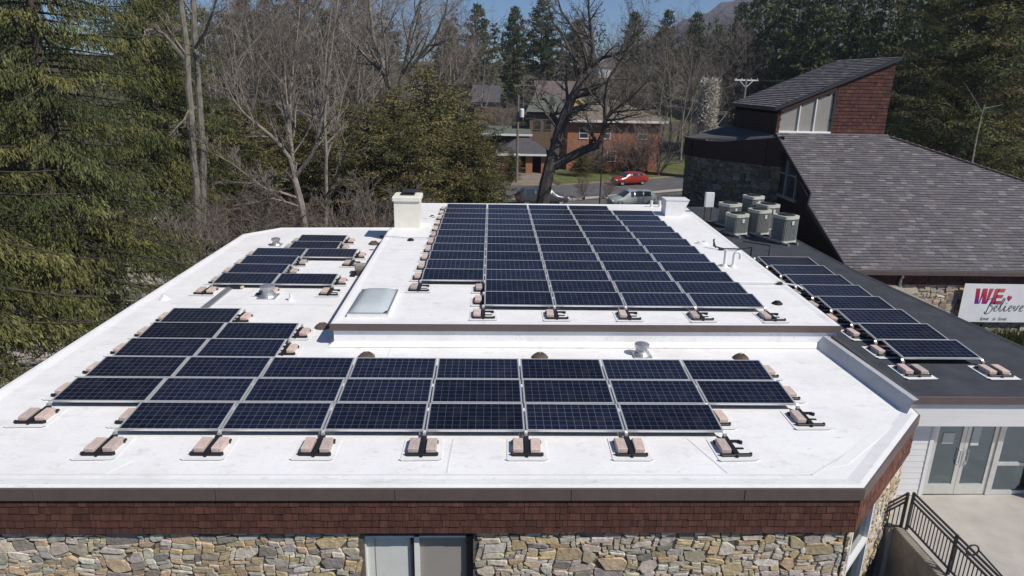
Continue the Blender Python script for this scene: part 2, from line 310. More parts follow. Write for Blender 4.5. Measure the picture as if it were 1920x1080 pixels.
# wall of field stones on a (u, v) -> world mapping; f(u, v, out)
STONES = [(0.42,0.32,0.175), (0.47,0.375,0.22), (0.38,0.30,0.175), (0.34,0.32,0.285), (0.43,0.41,0.375), (0.50,0.475,0.43), (0.21,0.20,0.185), (0.45,0.41,0.35), (0.36,0.345,0.315), (0.46,0.45,0.43), (0.33,0.285,0.22), (0.40,0.36,0.30), (0.44,0.345,0.20)]
def stones(mb, f, W, H, seed, holes=(), gx=0.10, gy=0.052, mi=0, dark=1.0, gap=0.003, thick=0.06):
    rnd = random.Random(seed); nx, ny = int(W/gx), int(H/gy); gx, gy = W/nx, H/ny
    occ = [[False]*nx for _ in range(ny)]
    for j in range(ny):
        for i in range(nx):
            uc, vc = (i+.5)*gx, (j+.5)*gy
            if any(a < uc < b and c < vc < d for a, b, c, d in holes): occ[j][i] = True
    ph = [rnd.uniform(0, 6.28) for _ in range(6)]
    def warp(u, v):
        e = min(1, u/.15, (W-u)/.15, v/.1, (H-v)/.1); e = max(0, e)
        return (u+e*.035*math.sin(v*9+ph[0]+1.3*u)+e*.02*math.sin(u*5+ph[1]), v+e*.026*math.sin(u*4.1+ph[2])+e*.017*math.sin(u*11+ph[3]+v*3))
    mb.m = mi
    for j in range(ny-1, -1, -1):
        for i in range(nx):
            if occ[j][i]: continue
            r = rnd.random()
            if r < .13: ww, hh = rnd.randint(3, 5), rnd.randint(3, 5)
            elif r < .45: ww, hh = rnd.randint(2, 4), 2
            else: ww, hh = rnd.randint(1, 4), 1
            w_ = 0
            while w_ < ww and i+w_ < nx and not occ[j][i+w_]: w_ += 1
            h_ = 1
            while h_ < hh and j-h_ >= 0 and all(not occ[j-h_][i+k] for k in range(w_)): h_ += 1
            for a in range(h_):
                for k in range(w_): occ[j-a][i+k] = True
            u0, u1, v1, v0 = i*gx+gap, (i+w_)*gx-gap, (j+1)*gy-gap, (j-h_+1)*gy+gap
            su, sv = u1-u0, v1-v0; q = min(su, sv)
            cs = [q*rnd.choice((.05, .08, .12, .2, .34))*rnd.uniform(.8, 1.2) for _ in range(8)]
            if w_*h_ >= 6: cs = [q*rnd.choice((.06, .12, .3, .55, .7))*rnd.uniform(.8, 1.1) for _ in range(8)]
            P = [(u0+cs[0], v0), (u1-cs[1], v0), (u1, v0+cs[2]), (u1, v1-cs[3]), (u1-cs[4], v1), (u0+cs[5], v1), (u0, v1-cs[6]), (u0, v0+cs[7])]
            t_ = thick*rnd.uniform(.35, 1.0)
            cu, cv = (u0+u1)/2, (v0+v1)/2
            tx, ty = rnd.uniform(-.12, .12), rnd.uniform(-.15, .15)
            O = []; I = []
            for u, v in P:
                du, dv = u-cu, v-cv; k = 1-min(.010/q, .25)
                u2, v2 = cu+du*k, cv+dv*k
                a = warp(u, v); b = warp(u2, v2)
                O.append(f(a[0], a[1], 0.0)); I.append(f(b[0], b[1], max(.01, t_+(du*tx+dv*ty)*.6)))
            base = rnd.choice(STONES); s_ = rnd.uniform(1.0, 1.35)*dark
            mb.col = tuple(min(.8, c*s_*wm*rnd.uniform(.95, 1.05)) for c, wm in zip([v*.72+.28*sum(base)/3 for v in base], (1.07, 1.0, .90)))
            mb.add(O+I, [(k, (k+1) % 8, (k+1) % 8+8, k+8) for k in range(8)]+[tuple(range(8, 16))])
    mb.col = (1, 1, 1)

# courses of shingles or roofing tabs on a (u, v) -> world mapping; clip(u, v) tells if a shingle shows
def courses(mb, f, W, H, course, wmin, wmax, seed, cols, thick=0.014, clip=None, mi=0, jit=0.006, gap=0.003, butt_shade=.4, var=.18):
    rnd = random.Random(seed); n = int(round(H/course)); course = H/n; mb.m = mi
    for j in range(n):
        u = -rnd.uniform(0, wmax)
        while u < W:
            w_ = rnd.uniform(wmin, wmax); a, b = max(0, u+gap), min(W, u+w_-gap); u += w_
            if b-a < .02: continue
            v0 = j*course-(rnd.uniform(0, jit) if j else 0); v1 = min(H, (j+1)*course+.012)
            if clip:
                a, b = clip(a, b, v0, v1)
                if b-a < .02: continue
            t_ = thick*rnd.uniform(.8, 1.25); c = rnd.choice(cols); s_ = rnd.uniform(1-var, 1+var)
            mb.col = tuple(x*s_ for x in c)
            P = [f(a, v0, t_), f(b, v0, t_), f(b, v1, .001), f(a, v1, .001), f(a, v0, 0), f(b, v0, 0)]
            mb.add(P[:4], [(0, 1, 2, 3)]); mb.col = tuple(x*s_*butt_shade for x in c)  # lower edges coloured darker to draw the shadow line of each course
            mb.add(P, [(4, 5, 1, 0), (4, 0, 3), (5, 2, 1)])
    mb.col = (1, 1, 1)
CEDAR = [(0.086,0.036,0.026), (0.094,0.039,0.028), (0.079,0.033,0.024), (0.104,0.044,0.031), (0.070,0.029,0.021)]
TABS = [(0.124,0.115,0.124), (0.138,0.126,0.134), (0.115,0.107,0.117), (0.15,0.132,0.138), (0.128,0.121,0.132), (0.19,0.178,0.186), (0.124,0.115,0.124), (0.135,0.124,0.132)]

# ================================================================== ground, streets, hill
GZ = -4.5
def gz(x, y): return GZ + max(0, y-112)*0.105*min(1, max(0, (y-112)/70))
def build_ground():
    g = MB(); xs = [-900, -500, -300, -200, -120, -80, -40, 0, 40, 80, 120, 200, 300, 500, 900]
    ys = [-60, 0, 40, 80, 112, 125, 140, 160, 180, 220, 270, 330, 420, 600, 900, 1300]
    for y in ys:
        for x in xs: g.v.append((x, y, min(gz(x, y), 13+y*.003))); g.c.append((1, 1, 1))
    n = len(xs)
    for j in range(len(ys)-1):
        for i in range(n-1): g.f.append((j*n+i, j*n+i+1, (j+1)*n+i+1, (j+1)*n+i)); g.mi.append(0)
    tag(g.build('ground', 'ground', smooth=True), kind='structure')
    def sheet(name, m, pts, dz):
        s = MB(); s.poly([(p[0], p[1], GZ+dz) for p in pts]); return tag(s.build(name, m), kind='structure')
    sheet('street', 'asphalt', [(-60, 71.5), (6, 75.2), (10.3, 77.2), (25, 85.3), (60, 104), (62, 95), (28, 79), (17, 72.8), (8, 67.5), (-60, 63.5)], .012)
    sheet('parking_lot', 'asphalt', [(-34, 44), (34, 44), (34, 80), (28, 76.5), (17, 70.6), (9, 66.2), (-34, 62)], .008)
    k = MB()
    kp = [(-60, 62.7), (8, 66.5), (17, 71.6), (28, 77.8), (60, 94)]
    for a, b in zip(kp[:-1], kp[1:]): k.bar((a[0], a[1], GZ+.05), (b[0], b[1], GZ+.05), .35, .22)
    tag(k.build('kerb', 'concrete'), kind='structure')
    sheet('driveway', 'dirt', [(2.2, 75.4), (7.4, 75.9), (6.2, 82), (6.4, 91), (1.6, 91), (2.8, 82)], .016)
    sheet('front_lawn', 'lawn', [(8.0, 77.0), (10.5, 78.6), (25, 86.8), (60, 105.5), (60, 118), (24, 100), (9, 93), (7.2, 84)], .010)
    sheet('verge', 'dirt', [(7.4, 75.9), (10.4, 77.3), (25, 85.5), (60, 104.3), (60, 105.5), (25, 86.8), (10.5, 78.6), (8, 77)], .014)
    far = MB()
    for j, (x0, x1, y0, y1) in enumerate([(28, 120, 128, 172)]):
        P = [(x0+(x1-x0)*a, y0+(y1-y0)*b) for b in (0, .25, .5, .75, 1) for a in (0, .5, 1)]
        far.add([(x, y, gz(x, y)+.05) for x, y in P], [(r*3+c, r*3+c+1, r*3+c+4, r*3+c+3) for r in range(4) for c in range(2)])
    tag(far.build('park_lawn', 'lawn'), kind='structure')
    side = MB(); side.poly([(-60, 8, GZ+.01), (-16.5, 8, GZ+.01), (-15.5, 40, GZ+.01), (-22, 58, GZ+.01), (-60, 58, GZ+.01)])
    tag(side.build('gravel_path', 'concrete'), kind='structure')
    # hill at the far right
    h = MB(); rnd = random.Random(5); n = 48
    prof = [(1060, 150), (1150, 110), (1240, 62), (1280, 42), (1310, 34), (1350, 10), (1400, -14), (1470, -32), (1560, -44), (1700, -50), (1900, -40), (2100, -30)]
    for row in range(12):
        t = row/11
        for i in range(n+1):
            px = 1060+(2100-1060)*i/n
            py = np.interp(px, [p[0] for p in prof], [p[1] for p in prof])
            top = D(px, py+90, 1100); k = math.sin(t*math.pi/2)
            y = 700+500*t; z = 5+(D(px, py, 1200).z-5)*k+rnd.uniform(-5, 5)*(t > .1)
            h.v.append((D(px, 100, y).x, y, z)); h.c.append((1, 1, 1))
    for j in range(11):
        for i in range(n): h.f.append((j*(n+1)+i, j*(n+1)+i+1, (j+1)*(n+1)+i+1, (j+1)*(n+1)+i)); h.mi.append(0)
    tag(h.build('hill', 'hill'), kind='structure')
build_ground()

# ================================================================== the flat roofed building
def strip(mb, pts, z0, z1, out=0.0, closed=False):
    """a vertical band along a plan polyline"""
    for a, b in zip(pts[:-1], pts[1:]):
        d = Vector((b[0]-a[0], b[1]-a[1])).normalized(); nrm = Vector((d.y, -d.x))*out
        mb.quad((a[0]+nrm.x, a[1]+nrm.y, z0), (b[0]+nrm.x, b[1]+nrm.y, z0), (b[0]+nrm.x, b[1]+nrm.y, z1), (a[0]+nrm.x, a[1]+nrm.y, z1))
def inset(poly, d):
    n = len(poly); out = []
    for i in range(n):
        p0, p1, p2 = Vector(poly[i-1]), Vector(poly[i]), Vector(poly[(i+1) % n])
        a = (p1-p0).normalized(); b = (p2-p1).normalized(); na, nb = Vector((-a.y, a.x)), Vector((-b.y, b.x))
        k = (na+nb); k = k/max(.3, k.dot(na)); out.append(tuple(p1+k*d))
    return out
ROOF = [(-10.8, 10.2), (6.62, 10.2), (9.29, 12.95), (9.32, 13.22), (9.12, 17.1), (9.12, 31.3), (-4.5, 31.5), (-9.7, 31.15), (-10.95, 29.7)]
bld = thing('flat_roofed_building', 'low stone and cedar building with a white flat roof carrying solar panels', 'building', (0, 20, GZ))
def main_building():
    P = ROOF; m = MB(); q = inset(P, .10); q2 = inset(P, .32)
    n = len(P)
    # membrane field, rising to a rounded lip at the edge
    m.poly([(x, y, 0) for x, y in q2])
    for i in range(n):
        a, b = i, (i+1) % n
        m.quad((*q[a], .035), (*q[b], .035), (*q2[b], 0), (*q2[a], 0))
        m.quad((*P[a], .03), (*P[b], .03), (*q[b], .035), (*q[a], .035))
    roof = m.build('roof_membrane', 'membrane', bld)
    # laps, patches
    s = MB()
    for (x0, x1, y) in [(-9.8, -4.7, 20.05)]: s.box(x0, x1, y, y+.05, .002, .006)
    for pts in ([(4.35, 10.7), (4.38, 10.7), (3.98, 11.95), (3.95, 11.95)], [(-.76, 10.7), (-.73, 10.7), (-.68, 11.9), (-.71, 11.9)], [(-9.5, 10.62), (5.9, 10.62), (5.9, 10.66), (-9.5, 10.66)],
                [(5.9, 10.62), (8.85, 12.75), (8.82, 12.79), (5.87, 10.66)], [(-2.6, 15.2), (-2.57, 15.2), (-2.57, 16.6), (-2.6, 16.6)], [(-8.0, 20.4), (-7.96, 20.4), (-5.6, 30.6), (-5.64, 30.6)]):
        s.prism(pts, .002, .006)
    s.build('membrane_lap', 'membrane_lap', roof)
    for pp in ([(-7.2, 10.67), (-6.75, 10.67), (-6.5, 11.1), (-6.75, 11.2), (-7.0, 11.15)], [(6.35, 10.9), (6.75, 11.0), (8.5, 12.5), (8.3, 12.6)], [(-10.3, 22.5), (-9.9, 22.5), (-9.85, 23.3), (-10.25, 23.3)]):
        s = MB(); s.prism(pp, .0025, .007); s.build('membrane_patch', 'membrane_patch', roof)
    # metal edge all round
    f = MB(); o1 = inset(P, -.035)
    for i in range(n):
        a, b = i, (i+1) % n
        if i in (3, 4): continue
        f.quad((*P[a], .03), (*P[b], .03), (*o1[b], .022), (*o1[a], .022))
        f.quad((*o1[a], -.205), (*o1[b], -.205), (*o1[b], .022), (*o1[a], .022))
        f.quad((*P[a], -.205), (*P[b], -.205), (*o1[b], -.205), (*o1[a], -.205))
    for x in (-7.7, -4.65, -1.6, 1.45, 4.5): f.box(x, x+.012, 10.155, 10.166, -.2, .018)
    f.build('roof_edge', 'bronze', bld)
    # shingle band
    sh = MB(); W = 6.62+10.8
    courses(sh, lambda u, v, o: (-10.8+u, 10.225-o, -.90+v), W, .70, .14, .07, .22, 3, CEDAR, .020, jit=.018, gap=.003, butt_shade=.35, var=.08)
    cd = Vector((9.29-6.62, 12.95-10.2)); cl = cd.length; cd.normalize(); cn = Vector((cd.y, -cd.x))
    cp = lambda u, v, o, off=0.02: (6.62+cd.x*u-cn.x*off+cn.x*o, 10.2+cd.y*u-cn.y*off+cn.y*o, v)
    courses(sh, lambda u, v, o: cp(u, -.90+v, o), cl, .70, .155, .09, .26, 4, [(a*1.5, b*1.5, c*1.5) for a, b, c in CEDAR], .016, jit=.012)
    sh.build('shingle_band', 'shingle', bld)
    # walls
    wl = MB(); body = inset(P, .12); wx0, wx1 = -2.22, -.26
    k2 = lambda u, o: cp(u, 0, o)[:2]
    body = [body[0], (wx0, 10.32), (wx0, 10.8), (wx1, 10.8), (wx1, 10.32), body[1], k2(.2, -.1), k2(.2, -.4), k2(1.6, -.4), k2(1.6, -.1)]+body[2:]
    wl.prism(body, GZ, -.03)
    core = wl.build('wall', 'mortar', bld)
    st = MB(); top = -.915; Hh = 2.1
    stones(st, lambda u, v, o: (-10.8+u, 10.32-o, top-Hh+v), W-.12, Hh, 11, holes=[(wx0+10.8-.05, wx1+10.8+.05, -1, Hh-.0)])
    stones(st, lambda u, v, o: cp(u, top-Hh+v, o, .12), cl-.1, Hh, 12, holes=[(.16, 1.62, -1, Hh)])
    # jamb stones
    stones(st, lambda u, v, o: (wx0-.04+o*.4, 10.33+u, top-Hh+v), .28, Hh, 13)
    st.build('stone_facing', 'stone', bld)
    # front window
    wn = MB(); yw = 10.47
    wn.m = 0
    wn.box(wx0-.02, wx1+.02, yw-.02, yw+.05, -1.12, -.93)          # dark header
    wn.box(wx1-.13, wx1+.02, yw-.06, yw+.05, -3.0, -1.12)          # dark right jamb
    wn.box(-1.40, -1.33, yw-.035, yw+.03, -3.0, -1.17)
    win = wn.build('window', 'darkmetal', bld)
    fr = MB(); fr.box(wx0-.02, wx0+.025, yw-.05, yw+.04, -3, -1.12); fr.box(-1.33, -1.24, yw-.06, yw+.03, -3.0, -1.135); fr.box(wx0+.025, wx1-.13, yw-.03, yw+.03, -1.165, -1.135)
    fr.build('frame', 'white', win)
    g = MB(); g.box(wx0+.025, -1.40, yw+.01, yw+.02, -3, -1.165); g.build('pane', 'blind', win)
    g = MB(); g.box(-1.24, wx1-.13, yw+.012, yw+.022, -3, -1.165); g.box(-2.05, -2.04, yw+.002, yw+.008, -3, -1.17); g.build('pane', 'shade', win)
    # chamfer window
    wn = MB()
    def cbox(mb, u0, u1, z0, z1, o0, o1):
        a = [cp(u, z, o) for z in (z0, z1) for u, o in ((u0, o0), (u1, o0), (u1, o1), (u0, o1))]
        mb.add(a, [(0,3,2,1),(4,5,6,7),(0,1,5,4),(1,2,6,5),(2,3,7,6),(3,0,4,7)])
    cbox(wn, .18, .26, -3, -.95, -.16, -.05); cbox(wn, 1.52, 1.60, -3, -.95, -.16, -.05); cbox(wn, .26, 1.52, -1.03, -.95, -.16, -.05); cbox(wn, .26, 1.52, -1.98, -1.88, -.16, -.05)
    cwin = wn.build('window', 'white', bld)
    g = MB(); cbox(g, .26, 1.52, -3, -1.03, -.15, -.13); g.build('pane', 'glass', cwin)
    # raised roof
    Q = [(-4.14, 16.72), (9.42, 16.86), (10.15, 35.3), (-3.6, 34.75), (-4.3, 28.0)]; Z = .61
    m = MB(); q = inset(Q, .08); q2 = inset(Q, .22); n2 = len(Q)
    m.poly([(x, y, Z) for x, y in q2])
    for i in range(n2):
        a, b = i, (i+1) % n2
        m.quad((*q[a], Z+.022), (*q[b], Z+.022), (*q2[b], Z), (*q2[a], Z)); m.quad((*Q[a], Z+.02), (*Q[b], Z+.02), (*q[b], Z+.022), (*q[a], Z+.022))
    up = m.build('raised_roof', 'membrane', bld)
    f = MB(); o1 = inset(Q, -.03)
    for i in range(n2):
        a, b = i, (i+1) % n2
        f.quad((*Q[a], Z+.02), (*Q[b], Z+.02), (*o1[b], Z+.014), (*o1[a], Z+.014)); f.quad((*o1[a], Z-.17), (*o1[b], Z-.17), (*o1[b], Z+.014), (*o1[a], Z+.014)); f.quad((*Q[a], Z-.17), (*Q[b], Z-.17), (*o1[b], Z-.17), (*o1[a], Z-.17))
    f.build('roof_edge', 'bronze', bld)
    c = MB(); k0 = inset(Q, .05)
    for i in range(n2):
        a, b = i, (i+1) % n2
        o2 = inset(Q, -.10)
        c.quad((*k0[a], .12), (*k0[b], .12), (*k0[b], Z-.1), (*k0[a], Z-.1))
        if i in (0, 4, 3, 2): c.quad((*o2[a], .012), (*o2[b], .012), (*k0[b], .12), (*k0[a], .12))
    c.build('roof_curb', 'membrane', bld)
    wl2 = MB(); wl2.prism(inset(Q, .09), GZ, Z-.12); wl2.build('wall', 'mortar', bld)
    s = MB()
    s.prism([(-3.6, 20.1), (9.3, 20.32), (9.3, 20.36), (-3.6, 20.14)], Z+.002, Z+.006)
    s.prism([(-3.8, 24.8), (-2.4, 24.85), (-2.4, 24.89), (-3.8, 24.84)], Z+.002, Z+.006)
    s.build('membrane_lap', 'membrane_lap', up)
    # chimney on the raised roof
    c = MB(); c.box(-4.12, -3.06, 28.65, 29.75, Z, Z+1.17)
    c.box(-4.19, -2.99, 28.58, 29.82, Z+1.17, Z+1.36, .03)
    c.m = 1; c.box(-3.86, -3.3, 28.95, 29.5, Z+1.36, Z+1.44); c.box(-3.78, -3.18, 28.9, 29.55, Z+1.50, Z+1.56); 
    for x, y in ((-3.72, 29.0), (-3.3, 29.0), (-3.72, 29.45), (-3.3, 29.45)): c.box(x, x+.05, y, y+.05, Z+1.44, Z+1.50)
    c.m = 2; c.box(-4.0, -3.86, 28.75, 29.05, Z+1.361, Z+1.372)
    tag(c.build('chimney', ['cream', 'darkmetal', 'white'], up), 'cream boxy chimney with dark metal cap')
    # flashing up to the dark roof
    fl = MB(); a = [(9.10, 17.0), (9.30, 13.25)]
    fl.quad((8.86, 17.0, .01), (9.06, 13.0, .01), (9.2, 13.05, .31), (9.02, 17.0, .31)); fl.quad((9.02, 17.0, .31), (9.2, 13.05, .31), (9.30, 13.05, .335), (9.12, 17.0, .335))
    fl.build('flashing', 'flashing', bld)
main_building()

# skylight
sk = thing('skylight', 'domed milky acrylic skylight on a white curb', 'skylight', (-3.28, 18.35, .61))
m = MB(); m.box(-3.83, -2.72, 17.25, 19.45, .612, .70); m.box(-3.86, -2.69, 17.22, 19.48, .60, .63); m.build('curb', 'white', sk)
m = MB(); m.box(-3.81, -2.74, 17.27, 19.43, .70, .735); m.build('frame', 'galv', sk)
m = MB(); nn = 10
for j in range(nn+1):
    for i in range(nn+1):
        a, b = i/nn*2-1, j/nn*2-1
        h_ = (1-a**4)*(1-b**4)
        m.v.append((-3.275+a*.49, 18.35+b*1.04, .735+.16*max(0, h_)**.6)); m.c.append((1, 1, 1))
for j in range(nn):
    for i in range(nn): m.f.append((j*(nn+1)+i, j*(nn+1)+i+1, (j+1)*(nn+1)+i+1, (j+1)*(nn+1)+i)); m.mi.append(0)
m.build('dome', 'dome', sk, smooth=True)

# ================================================================== entrance wing with the dark roof
wing = thing('entrance_wing', 'entrance wing with a dark membrane roof, white siding and glass doors', 'building', (11.6, 14, -2.4))
def entrance():
    P = [(9.30, 13.22), (14.55, 13.22), (14.0, 16.3), (13.42, 23.2), (13.42, 36.4), (9.30, 36.4)]
    m = MB(); q = inset(P, .12); n = len(P)
    m.poly([(x, y, .30) for x, y in q])
    for i in range(n):
        a, b = i, (i+1) % n
        m.quad((*P[a], .335), (*P[b], .335), (*q[b], .30), (*q[a], .30))
    m.build('roof', 'dark_roof', wing)
    f = MB(); o1 = inset(P, -.04)
    for i in (0, 1, 2, 5):
        a, b = i, (i+1) % n
        if i == 5: continue
        f.quad((*P[a], .335), (*P[b], .335), (*o1[b], .325), (*o1[a], .325)); f.quad((*o1[a], .155), (*o1[b], .155), (*o1[b], .325), (*o1[a], .325)); f.quad((*P[a], .155), (*P[b], .155), (*o1[b], .155), (*o1[a], .155))
    f.quad((9.26, 13.18, .155), (9.26, 13.18, .325), (9.26, 17, .325), (9.26, 17, .155)); f.quad((9.26, 13.18, .325), (9.30, 13.22, .335), (9.30, 17, .335), (9.26, 17, .325))
    f.build('roof_edge', 'bronze', wing)
    b = MB(); b.box(9.3, 14.5, 13.26, 13.56, -.42, .16); b.build('fascia_beam', 'siding', wing)
    w_ = MB()
    for k in range(13):                                   # lap siding to the left of the doors
        z0 = -2.4+k*.152
        w_.add([(8.2, 13.56, z0), (10.14, 13.56, z0), (10.14, 13.567, z0+.152), (8.2, 13.567, z0+.152)], [(0, 1, 2, 3)])
        w_.add([(8.2, 13.56, z0), (10.14, 13.56, z0), (10.14, 13.575, z0), (8.2, 13.575, z0)], [(3, 2, 1, 0)])
    w_.box(10.12, 10.20, 13.545, 13.62, -2.4, -.42)
    w_.box(8.2, 10.14, 13.55, 13.6, -4.5, -2.4)
    w_.build('siding_wall', 'siding', wing)
    bd = MB(); bd.box(9.32, 10.12, 13.60, 14.2, GZ, .1); bd.box(12.9, 14.3, 13.58, 14.2, GZ, .1); bd.box(9.32, 14.3, 18.5, 22.5, GZ, .1); bd.box(9.3, 9.6, 14.2, 18.5, GZ, .1); bd.box(14.1, 14.3, 14.2, 18.5, GZ, .1); bd.build('wall', 'concrete_dark', wing)
    fl = MB(); fl.quad((9.6, 13.62, -2.39), (14.1, 13.62, -2.39), (14.1, 18.5, -2.39), (9.6, 18.5, -2.39)); fl.build('room_floor', 'concrete', wing)
    cl_ = MB(); cl_.box(11.35, 11.6, 16.2, 16.45, -2.39, .2); cl_.box(12.5, 12.75, 15.0, 15.25, -2.39, .2); cl_.box(10.0, 11.0, 17.9, 18.4, -2.39, -1.5); cl_.build('room_column', 'cream', wing)
    wd = MB(); wd.box(12.93, 13.05, 13.2, 13.6, -2.4, -.42); wd.build('timber_post', 'brownwall', wing)
    # door pair
    z0, z1 = -2.39, -.44
    fr = MB(); fr.box(10.20, 10.245, 13.57, 13.66, z0, z1); fr.box(11.745, 11.85, 13.57, 13.66, z0, z1); fr.box(12.78, 12.92, 13.57, 13.66, z0, z1); fr.box(10.20, 12.92, 13.575, 13.66, z1-.02, z1+.06)
    fr.build('door_frame', 'alu', wing)
    for x0, x1, hx in ((10.25, 10.99, 10.90), (11.0, 11.74, 11.09)):
        d = MB(); y0, y1 = 13.60, 13.645
        d.box(x0, x0+.08, y0, y1, z0, z1); d.box(x1-.10, x1, y0, y1, z0, z1); d.box(x0+.08, x1-.1, y0, y1, z0, z0+.27); d.box(x0+.08, x1-.1, y0, y1, z1-.06, z1)
        dr = d.build('door', 'alu', wing)
        g = MB(); g.box(x0+.08, x1-.10, y0+.015, y0+.03, z0+.27, z1-.06); g.build('pane', 'clear', dr)
        h = MB(); h.tube([(hx, y0, -1.55), (hx, y0-.06, -1.55), (hx, y0-.06, -1.20), (hx, y0, -1.20)], .012, 6); h.box(hx-.03, hx+.03, y0-.006, y0, -1.62, -1.5); h.build('handle', 'galv', dr)
    # things seen through the glass: paper notices
    s = MB(); s.box(10.45, 10.72, 13.606, 13.612, -1.05, -.78); s.build('paper_notice', 'blind', wing)
    s = MB(); s.box(11.13, 11.32, 13.606, 13.612, -1.10, -.62); s.build('paper_notice', 'blind', wing)
    sd = MB(); sd.box(11.85, 11.89, 13.59, 13.65, z0, z1); sd.box(12.74, 12.78, 13.59, 13.65, z0, z1); sd.box(11.89, 12.74, 13.59, 13.65, z0, z0+.10); sd.box(11.89, 12.74, 13.59, 13.65, -1.62, -1.54); sd.box(11.89, 12.74, 13.59, 13.65, z1-.05, z1)
    sd = sd.build('side_light', 'alu', wing)
    g = MB(); g.box(11.89, 12.74, 13.61, 13.625, z0+.10, -1.62); g.box(11.89, 12.74, 13.61, 13.625, -1.54, z1-.05); g.build('pane', 'clear', sd)
    # counterflashing line at the white roof
entrance()

# terrace, area wall, railings
m = MB(); m.prism([(9.06, 5.5), (34, 5.5), (34, 18), (14.3, 18), (14.3, 13.62), (8.75, 13.56), (8.75, 12.34), (9.06, 12.34)], GZ, -2.4); tag(m.build('terrace', 'concrete'), kind='structure')
m = MB(); m.prism([(14.4, 18.02), (40, 18.02), (40, 27.0), (14.4, 27.0)], GZ, -3.5); tag(m.build('planting_bed', 'ground'), kind='structure')
m = MB(); m.box(8.84, 9.055, 5.5, 12.335, GZ, -2.36, .02)
tag(m.build('retaining_wall', 'concrete_dark'), 'weathered concrete retaining wall below the long black railing', 'wall')
m = MB(); m.box(2.0, 8.85, 5.5, 13.5, GZ+.02, GZ+.06); tag(m.build('area_floor', 'concrete_dark'), kind='structure')
def railing():
    r = thing('railing', 'long black metal railing along the terrace edge with curled end', 'railing', (9.10, 12.3, -2.4)); x = 9.10; zt = -1.50
    for y in (12.3, 10.9, 9.5, 8.1):
        p = MB(); p.box(x-.025, x+.025, y-.025, y+.025, -2.4, zt+.02); p.build('post', 'darkmetal', r)
    p = MB()
    for z in (zt, zt-.10, zt-.20, -2.28): p.bar((x, 12.3, z), (x, 8.1, z), .035, .035)
    p.build('rail', 'darkmetal', r)
    p = MB()
    for k in range(1, 44):
        y = 12.3-k*.098
        p.box(x-.008, x+.008, y-.008, y+.008, -2.28, zt-.2)
    p.build('baluster_row', 'darkmetal', r)
    p = MB(); p.tube([(x+.25+.12*math.cos(a), 10.75, -1.72+.12*math.sin(a)) for a in np.linspace(0, 6.28, 14)]+[(x+.3, 9.0, -1.8)], .018, 6); p.build('handrail_return', 'darkmetal', r)
    r2 = thing('stair_railing', 'short black sloping stair railing beside the stone wall', 'railing', (9.0, 12.3, -2.4))
    p = MB(); p.box(8.96, 9.01, 12.30, 12.35, -2.4, -1.50); p.build('post', 'darkmetal', r2)
    p = MB()
    for dz in (0, .10, .2): p.bar((8.97, 12.325, -1.52-dz), (8.2, 12.325, -2.05-dz), .03)
    p.bar((8.97, 12.325, -2.33), (8.2, 12.325, -2.33), .03); p.build('rail', 'darkmetal', r2)
    p = MB()
    for k in range(1, 8):
        xx = 8.97-k*.1; p.box(xx-.008, xx+.008, 12.317, 12.333, -2.33, -1.72-.53/.77*(8.97-xx))
    p.build('baluster_row', 'darkmetal', r2)
railing()

